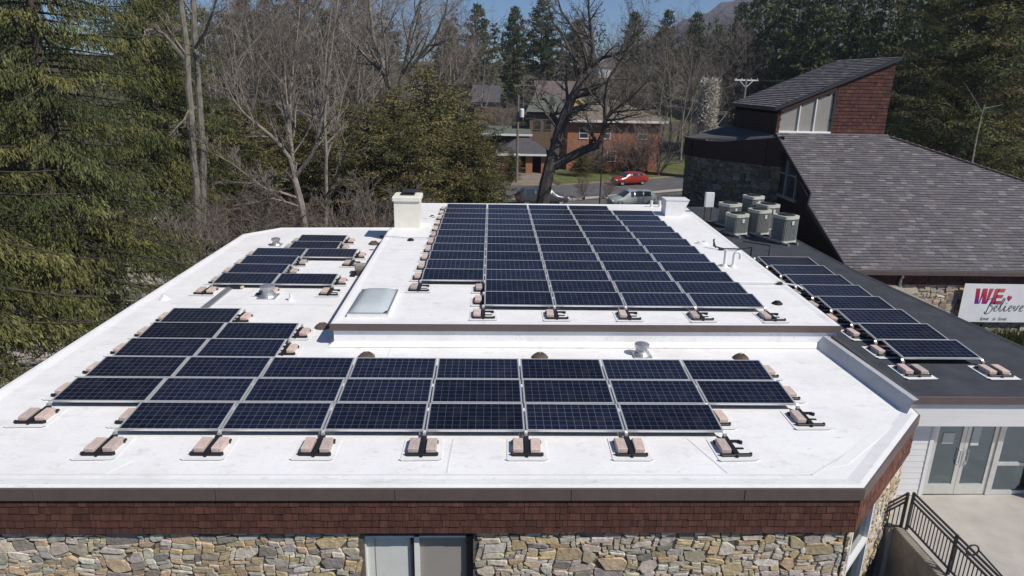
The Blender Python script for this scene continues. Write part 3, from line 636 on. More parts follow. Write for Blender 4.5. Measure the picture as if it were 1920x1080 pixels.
# ================================================================== church
church = thing('church', 'church with a grey shingled roof, cedar clerestory tower and curved stone end', 'church', (18, 32, GZ))
KC = 1.13                              # the church drawing below is in units of 1.13 m, seen from the roof's datum at (0, 0, 6.79)
def church_build(mb, name, mats, parent=None, smooth=False):
    mb.v = [(x*KC, y*KC, 6.79+(z-6.79)*KC) for x, y, z in mb.v]
    return mb.build(name, mats, parent, smooth)
MB.cbuild = church_build
def build_church():
    X0, YE, ZE, SL = 13.08, 23.55, .40, .525
    zr = lambda y: ZE+SL*(y-YE)
    YR = 31.7
    L = math.hypot(1, SL); Hs = (YR-YE)*L
    # main slope, tabs clipped by the stepped left rake and the right hip
    def f(u, v, o): 
        y = YE+v/L
        return (12.7+u, y-o*SL/L, zr(y)+o/L)
    def left(v):
        y = YE+v/L
        if y < 26.95: return X0-.02-12.7-(y-YE)*.06
        if y < 27.6: return X0-.2-12.7+(y-26.95)/.65*.36
        return X0+.16-12.7-(y-27.6)*.03
    def clip(a, b, v0, v1):
        y = YE+v0/L
        r_ = 18.4+(31.55-y)*1.53-12.7
        return max(a, left((v0+v1)/2)), min(b, r_)
    base = MB()
    ys = [YE, 26.94, 26.96, 27.6, YR]
    lp = [(12.7+left((y-YE)*L)+.01, y) for y in ys]
    base.poly([(x, y, zr(y)-.012) for x, y in lp]+[(18.2, YR, zr(YR)-.012), (30.6, YE, ZE-.012)])
    base.poly([(18.2, YR, zr(YR)-.02), (30.6, YE, ZE-.02), (30.6, 39.8, ZE-.02)]); base.poly([(lp[-1][0], YR, zr(YR)-.02), (lp[-1][0], 39.8, ZE-.02), (30.6, 39.8, ZE-.02), (18.2, YR, zr(YR)-.02)])
    base.col = (.12, .11, .11)
    rf = base.cbuild('roof', 'roofing', church)
    t = MB(); courses(t, f, 18.5, Hs, .172, .26, .36, 21, TABS, .026, clip, jit=.005, gap=.003, butt_shade=.05, var=.12)
    t.cbuild('roof_tabs', 'roofing', church)
    hp = MB(); hp.bar((18.45, 31.5, zr(31.5)+.02), (30.6, YE+.0, ZE+.02), .25, .05); hp.cbuild('hip_cap', 'bronze', church)
    rk = MB()
    for a, b in zip(lp[:-1], lp[1:]):
        rk.bar((a[0]-.02, a[1], zr(a[1])-.06), (b[0]-.02, b[1], zr(b[1])-.06), .05, .16)
    rk.cbuild('rake_board', 'darkmetal', church)
    # gable wall under the rake
    g = MB(); g.poly([(13.45, 23.9, -3.4), (13.45, YR, -3.4), (13.45, YR, zr(YR)-.1), (13.45, 23.9, zr(23.9)-.1)][::-1]); g.quad((13.1, 23.9, zr(23.9)-.1), (13.45, 23.9, zr(23.9)-.1), (13.45, YR, zr(YR)-.1), (13.1, YR, zr(YR)-.1))
    g.cbuild('gable_wall', 'darkwood', church)
    w_ = MB()
    zb = 1.96
    for y in (32.3-.05, 31.4, 30.5, 29.4): 
        zt = min(zr(y)-.45, 4.0) if y < 31.6 else 3.9
        if y <= 31.45: w_.box(13.36, 13.45, y, y+.09, zb, zt)
    w_.box(13.33, 13.45, 29.2, 31.6, zb-.12, zb); w_.box(13.36, 13.45, 29.4, 31.6, 2.9, 2.96)
    gw = w_.cbuild('window', 'galv', church)
    p = MB(); p.poly([(13.43, 29.42, zb), (13.43, 31.55, zb), (13.43, 31.55, 3.9), (13.43, 29.42, zr(29.42)-.4)][::-1]); p.cbuild('pane', 'glass', gw)
    # eave: gutter, cedar band, stone wall
    gt = MB(); gt.box(13.1, 30.4, 23.36, 23.55, ZE-.17, ZE-.03); gt.m = 0; gt.cbuild('gutter', 'bronze', church)
    dsp = MB(); dsp.tube([(15.1, 23.44, .26), (15.1, 23.44, .14), (15.1, 23.52, .02), (15.1, 23.54, -2.35)], .055, 8); dsp.cbuild('downspout', 'galv', church)
    wl = MB(); wl.box(13.5, 29.5, 24.02, 31.6, -3.4, .3); wl.box(13.45, 30, 23.56, 24.02, .22, .26); wl.box(13.5, 29.5, 31.6, 39, -3.4, .3); wl.cbuild('wall', 'mortar', church)
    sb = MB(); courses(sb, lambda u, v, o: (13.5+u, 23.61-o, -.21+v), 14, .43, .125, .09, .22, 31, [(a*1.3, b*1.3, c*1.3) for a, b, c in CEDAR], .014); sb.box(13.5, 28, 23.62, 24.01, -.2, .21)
    sb.cbuild('shingle_band', 'shingle', church)
    so_ = MB(); so_.box(13.5, 28, 23.70, 24.01, -3.4, -.21); so_.cbuild('stone_backing', 'mortar', church)
    s = MB(); stones(s, lambda u, v, o: (13.5+u, 23.695-o, -2.38+v), 10, 2.17, 32, gx=.12, gy=.08, dark=1.05); s.cbuild('stone_facing', 'stone', church)
    # tower
    tx0, tx1, ty0, ty1, zl, zh = 13.08, 18.62, 32.0, 38.0, 5.78, 8.12
    ts = (zh-zl)/(tx1-tx0); tl = math.hypot(1, ts)
    tz = lambda x: zl+(x-tx0)*ts
    tb = MB(); tb.prism([(13.3, 32.12), (18.42, 32.12), (18.42, 37.9), (13.3, 37.9)], 1.0, 5.6)
    tb.poly([(13.3, 32.12, 5.6), (18.42, 32.12, 5.6), (18.42, 32.12, tz(18.42)-.08), (13.3, 32.12, tz(13.3)-.08)])
    tb.poly([(18.42, 32.12, 5.6), (18.42, 37.9, 5.6), (18.42, 37.9, tz(18.42)-.08), (18.42, 32.12, tz(18.42)-.08)]); tb.poly([(13.3, 37.9, 5.6), (18.42, 37.9, 5.6), (18.42, 37.9, tz(18.42)-.08), (13.3, 37.9, tz(13.3)-.08)][::-1])
    tb.quad((13.3, 32.12, 5.5), (13.3, 32.12, tz(13.3)-.08), (13.3, 37.9, tz(13.3)-.08), (13.3, 37.9, 5.5))
    tower = tb.cbuild('tower', 'darkwood', church)
    sh = MB()
    def cl(a, b, v0, v1):
        z = 4.4+v1; xlim = tx0+(z+.02-zl+.0)/ts if z > zl-.1 else -9
        a2 = max(a, xlim-13.28)
        uc = (a2+b)/2+13.28
        if 13.42 < uc < 15.82 and z > 4.7 and z < tz(uc)-.30: return 0, 0
        return a2, b
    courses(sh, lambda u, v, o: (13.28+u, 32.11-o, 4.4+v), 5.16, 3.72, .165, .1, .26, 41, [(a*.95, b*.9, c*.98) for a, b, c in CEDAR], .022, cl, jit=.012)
    sh.cbuild('tower_shingles', 'shingle', tower)
    rt = MB(); courses(rt, lambda u, v, o: (tx0+v/tl-o*ts/tl, ty1-u, tz(tx0+v/tl)+o/tl), ty1-ty0, (tx1-tx0)*tl, .21, .28, .36, 42, TABS, .03, jit=.004, gap=.002, butt_shade=.12)
    rt.cbuild('tower_roof', 'roofing', tower)
    fb = MB(); fb.bar((tx0, 31.98, zl-.07), (tx1, 31.98, zh-.07), .05, .13); fb.bar((tx0-.02, 31.98, zl-.07), (tx0-.02, 38.02, zl-.07), .05, .13); fb.bar((tx1, 31.98, zh-.07), (tx1, 38.02, zh-.07), .05, .13); fb.quad((tx0, 32.0, zl-.02), (tx1, 32.0, zh-.02), (tx1, 38, zh-.02), (tx0, 38, zl-.02)); fb.cbuild('tower_rake_board', 'darkmetal', tower)
    # clerestory window
    wn = MB(); y0 = 32.05
    wn.box(13.40, 15.85, y0-.03, 32.11, 4.66, 4.74)
    for x in (14.28, 15.02): wn.box(x-.025, x+.025, y0-.02, 32.105, 4.74, tz(x)-.36)
    tw = wn.cbuild('tower_window', 'white', tower)
    g = MB(); g.poly([(13.42, 32.10, 4.74), (15.80, 32.10, 4.74), (15.80, 32.10, tz(15.8)-.34), (13.42, 32.10, tz(13.42)-.34)]); g.cbuild('tower_window_shade', 'shade', tower)
    d = MB(); d.bar((13.40, y0, tz(13.4)-.30), (15.86, y0, tz(15.86)-.30), .07, .16); d.cbuild('tower_window_head', 'darkwood', tower)
    d = MB(); d.box(15.80, 15.90, y0-.02, 32.1, 4.7, tz(15.8)-.3); d.cbuild('tower_window_jamb', 'darkmetal', tower)
    # curved stone end with a flat dark roof
    pts = [(13.42, 31.2), (12.9, 31.75), (12.3, 32.7), (11.6, 33.8), (11.0, 34.7), (10.5, 35.45), (10.35, 36.2), (10.6, 37.2), (11.5, 38.4), (13.3, 38.6)]
    body = MB(); body.prism(pts[::-1] if False else pts, -3.4, 3.95); body.cbuild('apse_wall', 'mortar', church)
    seg = [(Vector(a), Vector(b)) for a, b in zip(pts[:-1], pts[1:])]; cum = [0]
    for a, b in seg: cum.append(cum[-1]+(b-a).length)
    def along(u):
        for i, (a, b) in enumerate(seg):
            if u <= cum[i+1] or i == len(seg)-1:
                d_ = (b-a).normalized(); return a+d_*(u-cum[i]), Vector((-d_.y, d_.x))
    s = MB()
    def ap(u, v, o):
        p, nn_ = along(u); q_ = p+nn_*(o+.015); return (q_.x, q_.y, .3+v)
    stones(s, ap, cum[6], 2.85, 51, gx=.13, gy=.085, dark=.42); s.cbuild('apse_stone', 'stone', church)  # stones coloured darker, painting in the shade on this side
    fa = MB()
    for a, b in seg:
        d_ = (b-a).normalized(); n_ = Vector((-d_.y, d_.x))*.14
        zf = lambda x: 4.02+max(0, x-11.3)*.27
        fa.quad((a.x+n_.x, a.y+n_.y, 3.17), (b.x+n_.x, b.y+n_.y, 3.17), (b.x+n_.x, b.y+n_.y, zf(b.x+n_.x)), (a.x+n_.x, a.y+n_.y, zf(a.x+n_.x)))
        fa.quad((a.x, a.y, 3.17), (b.x, b.y, 3.17), (b.x+n_.x, b.y+n_.y, 3.17), (a.x+n_.x, a.y+n_.y, 3.17))
    fa.cbuild('apse_fascia', 'darkwood', church)
    ar = MB(); rp = []
    for i, p in enumerate(pts):
        a = seg[max(0, i-1)]; d_ = (a[1]-a[0]).normalized(); rp.append((p[0]-d_.y*.14, p[1]+d_.x*.14))
    ar.poly([(x, y, 4.02+max(0, (x-11.3))*.27) for x, y in rp][::-1]); ar.cbuild('apse_roof', 'roof_grey', church)
    ed = MB()
    for a, b in zip(rp[4:7], rp[5:8]): ed.bar((*a, 4.06), (*b, 4.06), .14, .09)
    ed.cbuild('apse_edge', 'bronze', church)
build_church()

# banner on the church wall
def banner():
    b = thing('banner', 'white vinyl banner reading WE Believe on the church wall', 'banner', (18.4, 22.7, -1.3)); fin = lambda: (setattr(b, 'location', (21.60, 26.64, -2.70)), setattr(b, 'scale', (1.185,)*3))
    X, Z, W, H = 16.9, .15, 3.3, 1.43; Y = 22.62
    m = MB(); nx, nz = 24, 10
    for j in range(nz+1):
        for i in range(nx+1):
            a, c = i/nx, j/nz
            m.v.append((X+a*W, Y-.006*math.sin(a*9)*(1-abs(2*c-1))-.003*math.sin(a*23+c*6), Z-H+c*H-.05*a*(1-a))); m.c.append((1, 1, 1))
    for j in range(nz):
        for i in range(nx): m.f.append((j*(nx+1)+i, j*(nx+1)+i+1, (j+1)*(nx+1)+i+1, (j+1)*(nx+1)+i)); m.mi.append(0)
    sheet_ = m.build('sheet', 'banner', b, smooth=True)
    # heavy slanted letters, printed in a purple to red blend
    yl = Y-.0095
    me = bpy.data.materials.new('blend_ink'); me.use_nodes = True; N = me.node_tree.nodes; Lk = me.node_tree.links
    tc = N.new('ShaderNodeTexCoord'); sp = N.new('ShaderNodeSeparateXYZ'); Lk.new(tc.outputs['Generated'], sp.inputs[0])
    ad = N.new('ShaderNodeMath'); ad.operation = 'MULTIPLY_ADD'; Lk.new(sp.outputs[0], ad.inputs[0]); ad.inputs[1].default_value = .55
    sc = N.new('ShaderNodeMath'); sc.operation = 'MULTIPLY'; sc.inputs[1].default_value = .5; Lk.new(sp.outputs[2], sc.inputs[0]); Lk.new(sc.outputs[0], ad.inputs[2])
    cr = N.new('ShaderNodeValToRGB'); Lk.new(ad.outputs[0], cr.inputs[0]); e = cr.color_ramp.elements
    e[0].position = .05; e[0].color = (.05, .02, .25, 1); e[1].position = .95; e[1].color = (.62, .12, .10, 1); x_ = e.new(.4); x_.color = (.45, .01, .07, 1)
    Lk.new(cr.outputs[0], N['Principled BSDF'].inputs['Base Color']); N['Principled BSDF'].inputs['Roughness'].default_value = .6
    l = MB(); x0, z0, hh = 17.34, -.60, .57
    def P(pts): 
        l.poly([(x0+px*1.13+.10*pz*0, yl, z0+pz*hh) for px, pz in pts])
    sl_ = .07
    def slab(a, b, w_, za=0, zb=1): P([(a, za), (a+w_, za), (b+w_, zb), (b, zb)])
    l_y = yl
    slab(.04, .0, .13, 0, 1)
    P([(.04+.13, 0), (.20, 0), (.28, .75), (.28, 1), (.22, 1)])
    yl -= .0008; slab(.27, .25, .12, 0, 1); P([(.39, 0), (.44, 0), (.56, 1), (.44, 1)]); yl -= .0008
    slab(.58, .62, .12, 0, 1); P([(.70, .78), (.92, .78), (.94, 1), (.72, 1)]); P([(.69, .40), (.90, .40), (.91, .60), (.70, .60)]); P([(.66, 0), (.90, 0), (.90, .20), (.68, .20)])
    l.build('heavy_letters', me, sheet_)
    h = MB(); yl = Y-.012
    h.poly([(18.62, yl, -.50), (18.70, yl, -.38), (18.68, yl, -.28), (18.63, yl, -.33), (18.57, yl, -.26), (18.55, yl, -.36)]); h.build('heart_mark', 'ink_red', sheet_)
    # handwriting
    s = MB(); yl = Y-.0135
    def stroke(pts, w_=.020):
        pts = [Vector((p[0], p[1])) for p in pts]
        # smooth
        q = []
        for i in range(len(pts)-1):
            p0, p1, p2, p3 = pts[max(0, i-1)], pts[i], pts[i+1], pts[min(len(pts)-1, i+2)]
            for k in range(5):
                t = k/5; q.append(.5*((2*p1)+(p2-p0)*t+(2*p0-5*p1+4*p2-p3)*t*t+(3*p1-p0-3*p2+p3)*t**3))
        q.append(pts[-1])
        for a, c in zip(q[:-1], q[1:]): s.bar((a.x, yl, a.y), (c.x, yl, c.y), w_, .004, up=(0, 1, 0))
    def E(x, z, k): return [(x+.02, z+.09), (x+.09, z+.12), (x+.12, z+.18), (x+.08, z+.21), (x+.03, z+.15), (x+.02, z+.06), (x+.06, z), (x+.13, z+.03)]
    zb = -.86; bx = 17.88
    def done():
        if s.v: s.build('script_letter', 'ink', sheet_)
        s.__init__()
    stroke([(bx+.0, zb-.08), (bx+.06, zb+.18), (bx+.13, zb+.46)]); stroke([(bx-.05, zb+.36), (bx+.05, zb+.46), (bx+.18, zb+.48), (bx+.25, zb+.40), (bx+.19, zb+.29), (bx+.08, zb+.22), (bx+.19, zb+.18), (bx+.21, zb+.06), (bx+.10, zb-.09), (bx-.03, zb-.10), (bx-.05, zb-.02)])
    done(); stroke(E(18.14, zb, 1.0))
    done(); stroke([(18.30, zb+.05), (18.42, zb+.28), (18.47, zb+.45), (18.41, zb+.46), (18.37, zb+.24), (18.37, zb+.04), (18.42, zb), (18.49, zb+.07)])
    done(); stroke([(18.49, zb+.07), (18.55, zb+.20), (18.53, zb+.04), (18.58, zb), (18.65, zb+.06)])
    done(); stroke(E(18.67, zb, 1.0))
    done(); stroke([(18.84, zb+.08), (18.89, zb+.20), (18.92, zb+.01), (18.99, zb+.10), (19.02, zb+.21), (19.06, zb+.18)]); done(); stroke(E(19.08, zb, 1.0)); done(); s.box(18.55, 18.58, yl-.002, yl+.002, zb+.27, zb+.30)
    done()
    xw = 17.72
    for word, adv in (('love', .46), ('is', .20), ('love', .46)):
        cu = bpy.data.curves.new('small_print', 'FONT'); cu.body = word; cu.size = .185; cu.shear = .25
        to = bpy.data.objects.new('small_print_tmp', cu); COL.objects.link(to)
        bpy.context.view_layer.update()
        dg = bpy.context.evaluated_depsgraph_get(); me2 = bpy.data.meshes.new_from_object(to.evaluated_get(dg)); bpy.data.objects.remove(to)
        me2.transform(Matrix.Translation(Vector((xw, yl, -1.21))-b.location) @ Matrix.Rotation(R(90), 4, 'X')); me2.materials.clear(); me2.materials.append(MT['ink'])
        link('small_print', me2, sheet_); xw += adv
    fin()
banner()
#@@PART2
# ================================================================== solar arrays
TILT = 0.0942; PX, PL = 1.99, 0.99
def panel_meshes():
    f = MB(); hx, hy = .978, .495; b = .032; t = .04
    f.box(-hx, hx, -hy, -hy+b, -t, 0); f.box(-hx, hx, hy-b, hy, -t, 0); f.box(-hx, -hx+b, -hy+b, hy-b, -t, 0); f.box(hx-b, hx, -hy+b, hy-b, -t, 0)
    c = MB(); c.box(-hx+b, hx-b, -hy+b, hy-b, -.012, -.004)
    return f.mesh('frame', 'alu'), c.mesh('cell_face', 'solar')
def foot_meshes():
    p = MB(); n = 8
    pts = [(-.36, -.40), (.36, -.40), (.36, .36), (-.36, .36)]
    p.prism([(-.38, -.40), (-.34, -.425), (.34, -.42), (.385, -.39), (.37, .36), (-.37, .36)], .003, .012)
    p.add([(-.38, -.40, .012), (-.34, -.425, .012), (.34, -.42, .012), (.385, -.39, .012), (.40, -.44, .03), (.33, -.475, .024), (-.35, -.48, .020), (-.41, -.44, .045)], [(0, 1, 6, 7), (1, 2, 5, 6), (2, 3, 4, 5)])
    t = MB()
    t.box(-.05, .05, -.30, .36, .014, .085); t.box(-.29, .29, -.32, -.235, .014, .055, .015); t.box(-.27, .27, .20, .26, .014, .05); t.box(-.24, .24, -.05, .0, .014, .03)
    t.box(-.02, .02, -.36, -.30, .014, .05); t.lathe((.285, -.275, .014), [(.03, 0), (.03, .05), (.02, .06)], 8); t.lathe((-.285, -.275, .014), [(.03, 0), (.03, .05), (.02, .06)], 8)
    t.lathe((.26, .16, .014), [(.03, 0), (.03, .06)], 8); t.lathe((-.26, .16, .014), [(.03, 0), (.03, .06)], 8)
    b = MB(); b.box(-.03, .03, .33, .40, .06, .135); b.bar((0, .36, .085), (0, .42, .155), .05, .035)
    return p.mesh('pad', 'pad'), t.mesh('tray', 'black'), b.mesh('bracket', 'alu')
def block_mesh():
    b = MB(); b.box(-.098, .098, -.21, .21, 0, .105, .012); return b.mesh('concrete_block', 'block')
bm_ = MT['block'].node_tree; oi_ = bm_.nodes.new('ShaderNodeObjectInfo'); hs_ = bm_.nodes.new('ShaderNodeHueSaturation'); mr_ = bm_.nodes.new('ShaderNodeMapRange')
bl_ = bm_.nodes['Principled BSDF'].inputs['Base Color'].links[0].from_socket; bm_.links.new(oi_.outputs['Random'], mr_.inputs[0]); mr_.inputs[3].default_value = .78; mr_.inputs[4].default_value = 1.12
bm_.links.new(mr_.outputs[0], hs_.inputs['Value']); bm_.links.new(mr_.outputs[0], hs_.inputs['Saturation']); bm_.links.new(bl_, hs_.inputs['Color']); bm_.links.new(hs_.outputs[0], bm_.nodes['Principled BSDF'].inputs['Base Color'])
PFM, PCM = panel_meshes(); FPM, FTM, FBM = foot_meshes(); BLM = block_mesh()
rnd = random.Random(77)
proto_panel = None; proto_foot = None
def put_panel(x, y, z, label):
    global proto_panel
    if proto_panel is None:
        proto_panel = thing('solar_panel', label, 'solar panel', group='solar panels in tilted rows on the roofs')
        link('frame', PFM, proto_panel); link('cell_face', PCM, proto_panel); o = proto_panel
    else: o = copy_tree(proto_panel)
    o.location = (x, y, z); o.rotation_euler = (TILT+rnd.uniform(-.003, .003), rnd.uniform(-.002, .002), rnd.uniform(-.002, .002)); o['label'] = label
def put_foot(x, y, z, label):
    global proto_foot
    if proto_foot is None:
        proto_foot = thing('ballast_tray', label, 'ballast tray', group='black ballast trays on white pads at the panel edges')
        link('pad', FPM, proto_foot); link('tray', FTM, proto_foot); link('bracket', FBM, proto_foot); o = proto_foot
    else: o = copy_tree(proto_foot)
    o.location = (x, y, z); o.rotation_euler = (0, 0, rnd.uniform(-.03, .03)); o['label'] = label
def put_block(x, y, z, label):
    o = link('concrete_block', BLM, None, (x, y, z)); o.rotation_euler = (0, 0, rnd.uniform(-.04, .04))
    tag(o, label, 'concrete block', 'pinkish concrete ballast blocks on the trays')
def array(name, x0, y0, zr, zl, pitch, cells, front_pair=True, right_blocks=True, rowword='row'):
    S = set(cells); rows = sorted({r for r, c in S}); nr = len(rows)
    for r, c in sorted(S):
        cs = sorted(k for q, k in S if q == r)
        yc = y0+r*pitch+PL/2*math.cos(TILT); zc = zl+PL/2*math.sin(TILT)
        rw = 'front row' if r == rows[0] else 'back row' if r == rows[-1] else ordn(r)+' row from front'
        pos = 'only one' if len(cs) == 1 else place(c-cs[0], len(cs))
        put_panel(x0+(c+.5)*PX, yc, zc, f'navy solar panel, {pos} in {rw} of the {name}')
    nodes = {}
    for r, c in S:
        for rr in (r, r+1):
            for cc in (c, c+1): nodes[(rr, cc)] = 1
    fronts = {}
    for (r, c) in sorted(nodes):
        bl, br = (r-1, c-1) in S, (r-1, c) in S
        if bl and br: continue
        front = not bl and not br
        if front:
            fronts.setdefault(r, []).append(c)
        left_edge = br or (front and (r, c-1) not in S)
        xx = x0+c*PX; yy = y0+r*pitch-.40
        fr_list = sorted(cc for (r2, cc) in nodes if r2 == r and (r2-1, cc-1) not in S and (r2-1, cc) not in S)
        rowname = 'front row' if r == rows[0]+1 else f'{ordn(r-1)} row'
        if front:
            n = len(fr_list); k = fr_list.index(c)
            where = f'{place(k, n)} along the front of the {name}' if r == rows[0] else f'{place(k, n)} before the {ordn(r)} row of the {name}' if n > 1 else f'alone before the {ordn(r)} row of the {name}'
        else:
            side = 'left' if br else 'right'
            where = f'by the {side} edge of {rowname} of the {name}'
        if not (not front and bl and not right_blocks): put_foot(xx, yy, zr, f'black ballast tray {where}')
        last = front and c == max(fr_list)
        lb = not bl; rb = not br
        if front:
            if not front_pair or (last and name != 'dark roof array'): rb = False
        elif bl and not right_blocks: rb = False
        if lb: put_block(xx-.165+rnd.uniform(-.01, .01), yy-.02+rnd.uniform(-.015, .015), zr+.022, ('left paver on tray ' if front and rb else 'pink paver on tray ')+where)
        if rb: put_block(xx+.165+rnd.uniform(-.01, .01), yy-.02+rnd.uniform(-.015, .015), zr+.022, ('right paver on tray ' if front else 'pink paver on tray ')+where)
array('lower array', -9.218, 11.963, 0, .17, 1.2,
      [(0, c) for c in range(1, 7)]+[(1, c) for c in range(8)]+[(2, c) for c in range(8)]+[(3, 0), (3, 1), (4, 0), (4, 1), (5, 0)])
array('raised array', -2.166, 17.925, .61, .78, 1.2,
      [(r, c) for r in range(13) for c in range(5) if not (c == 0 and r < 2) and not (c == 4 and r == 12)], front_pair=False, right_blocks=False)
array('far left array', -9.21, 21.72, 0, .17, 1.2, [(0, 0), (0, 1), (1, 0), (2, 0), (3, 0), (3, 1)])
array('rearmost left pair', -8.12, 26.55, 0, .17, 1.2, [(0, 0), (1, 0)], front_pair=False)
array('dark roof array', 10.064, 15.007, .30, .4955, 1.22, [(r, 0) for r in range(8)], right_blocks=False)

# ================================================================== small things on the roofs
def metal_vent(x, y, z, s, label):
    v = thing('roof_vent', label, 'roof vent', (x, y, z), group='galvanised roof vents')
    m = MB(); m.box(x-.24*s, x+.24*s, y-.24*s, y+.24*s, z, z+.03); m.lathe((x, y, z+.03), [(.23*s, 0), (.20*s, .05*s), (.15*s, .09*s), (.15*s, .12*s)], 20); m.build('base', 'galv', v, smooth=False)
    m = MB(); m.lathe((x, y, z+.12*s), [(.13*s, 0), (.13*s, .10*s), (.19*s, .11*s), (.19*s, .19*s), (.17*s, .20*s), (.05*s, .235*s)], 20); m.build('cap', 'galv', v, smooth=False)
metal_vent(-7.09, 20.85, 0, 1.2, 'large galvanised vent in front of the far left array')
metal_vent(-8.93, 27.8, 0, .95, 'small shiny vent left of the rearmost panels')
metal_vent(3.95, 16.25, 0, 1.0, 'galvanised vent standing before the raised roof front')
def pipe_boot(x, y, z, h, r, label, bend=False):
    m = MB(); m.lathe((x, y, z), [(r*2.6, 0), (r*2.2, .02), (r*1.25, .09), (r, .1), (r, h)], 14)
    if bend:
        m.tube([(x, y, z+h-.02)]+[(x+.11-.11*math.cos(a), y, z+h+.13*math.sin(a)) for a in np.linspace(0, 3.14, 9)]+[(x+.22, y, z+h-.12)], r, 10)
    return tag(m.build('vent_pipe', 'white'), label, 'vent pipe', 'white vent pipes on the roof')
pipe_boot(-6.27, 20.5, 0, .24, .05, 'short white vent pipe right of the large galvanised vent')
pipe_boot(-10.2, 20.5, 0, .16, .07, 'stubby white vent pipe near the left roof edge')
pipe_boot(8.27, 22.9, .61, .62, .055, 'straight white vent pipe at the right edge of the raised roof')
pipe_boot(8.56, 22.85, .61, .42, .055, 'white gooseneck vent pipe beside the straight one', True)
pipe_boot(8.52, 26.4, .61, .05, .12, 'flat white pipe cap beside the right end of raised array')
def drain(x, y, z, s, label, m_='drain'):
    m = MB(); m.lathe((x, y, z), [(.24*s, 0), (.235*s, .045*s), (.19*s, .10*s), (.10*s, .135*s), (.03*s, .14*s)], 18)
    for k in range(12):
        a = k*math.pi/6; m.bar((x+.25*s*math.cos(a), y+.25*s*math.sin(a), z+.01), (x+.09*s*math.cos(a), y+.09*s*math.sin(a), z+.15*s), .018, .03)
    tag(m.build('roof_drain', m_), label, 'roof drain', 'dark domed roof drains')
drain(-3.11, 15.98, 0, .85, 'brown domed drain behind the lower array, left of the three')
drain(1.29, 16.02, 0, .85, 'brown domed drain behind the lower array, middle of the three')
drain(6.5, 16.05, 0, .8, 'brown domed drain behind the lower array, right of the three')
drain(-4.72, 18.1, 0, .85, 'brown domed drain beside the front left corner of the raised roof')
drain(-4.95, 28.2, 0, .9, 'brown domed drain near the chimney shadow')
drain(8.47, 18.74, .61, .6, 'small black domed drain at the right edge of the raised roof', 'black')
drain(-3.17, 26.36, .61, .55, 'small black drain left of the raised roof array', 'black')
drain(-2.72, 31.2, .61, .5, 'small black drain right behind the chimney', 'black')
def scupper():
    t = thing('junction_box', 'grey and brown junction box against the raised roof edge', 'junction box', (-4.6, 23.6, 0))
    m = MB(); m.box(-4.85, -4.36, 23.5, 23.85, .10, .36, .02); m.build('box', 'concrete_dark', t)
    m = MB(); m.box(-4.78, -4.5, 23.35, 23.5, 0, .2, .02); m.build('lower_box', 'drain', t)
    m = MB(); m.box(-4.95, -4.80, 23.2, 23.6, 0, .12, .02); m.build('foot', 'black', t)
scupper()
def conduit(name, pts, r, m_, label, supports=()):
    t = thing(name, label, 'conduit', pts[0]); m = MB(); m.tube(pts, r, 6); m.build('pipe', m_, t)
    for p in supports:
        s = MB(); s.box(p[0]-.09, p[0]+.09, p[1]-.07, p[1]+.07, p[2], p[2]+.09, .015); s.build('support', 'black', t)
c = MB(); c.box(-8.72, -8.62, 19.0, 21.75, .02, .05); c.box(-8.55, -8.49, 19.0, 21.75, .02, .05); c.box(-8.60, -8.57, 19.0, 21.75, .02, .035)
tag(c.build('conduit_strip', 'galv'), 'pale grey conduit strip between the two left arrays', 'conduit')
b = MB(); b.box(-8.55, -8.25, 21.62, 21.76, .02, .10, .015); b.m = 1; b.box(-8.25, -8.16, 21.62, 21.76, .03, .09, .012)
tag(b.build('connector', ['black', 'block']), 'black and orange connector under the far left array', 'connector')
conduit('conduit', [(-4.45, 26.9, .68), (-3.3, 26.6, .66), (-2.2, 26.45, .72)], .018, 'alu', 'thin grey conduit crossing the left of the raised roof', [(-4.38, 26.85, .61)])
conduit('conduit', [(7.9, 20.7, .70), (9.3, 20.75, .68), (9.9, 20.6, .62), (10.1, 20.55, .5)], .028, 'white', 'white conduit from the raised array across to the dark roof', [(9.35, 20.75, .61)])
conduit('conduit', [(-3.0, 30.7, .65), (-2.2, 31.4, .70)], .018, 'alu', 'thin grey conduit beside the chimney', [])
conduit('gas_pipe', [(8.78, 25.5, .66), (8.70, 25.6, .95), (8.72, 25.6, 1.0), (8.72, 25.6, .72), (9.0, 25.3, .68), (9.6, 25.3, .68), (10.2, 25.5, .70), (10.2, 25.5, .32)], .03, 'black', 'black gas pipe stepping off the raised roof', [(8.95, 25.35, .61)])
conduit('gas_pipe', [(9.9, 25.7, .9), (10.7, 25.0, .9), (10.7, 25.0, .32)], .025, 'black', 'thin black gas pipe rising from the dark roof', [])
conduit('gas_pipe', [(10.3, 31.8, .45), (10.9, 30.4, .45), (11.6, 29.9, .42), (12.1, 29.6, .42)], .035, 'black', 'black pipe run between the condenser units', [(10.9, 30.35, .3)])
def hood():
    t = thing('vent_hood', 'white metal vent hood with slanted side at the back right corner', 'vent hood', (8.9, 32.5, .61))
    m = MB(); y0, y1 = 32.1, 32.95; z = .61
    P = [(8.42, z), (9.18, z), (9.52, z+.72), (9.52, z+.78), (8.42, z+.78)]
    m.add([(x, y0, zz) for x, zz in P]+[(x, y1, zz) for x, zz in P], [(0, 1, 2, 3, 4), (9, 8, 7, 6, 5)]+[(i, i+5, (i+1) % 5+5, (i+1) % 5) for i in range(5)])
    m.build('body', 'white', t)
    m = MB(); m.box(8.39, 9.55, 32.07, 32.98, z+.78, z+.81); m.build('lid', 'white', t)
hood()
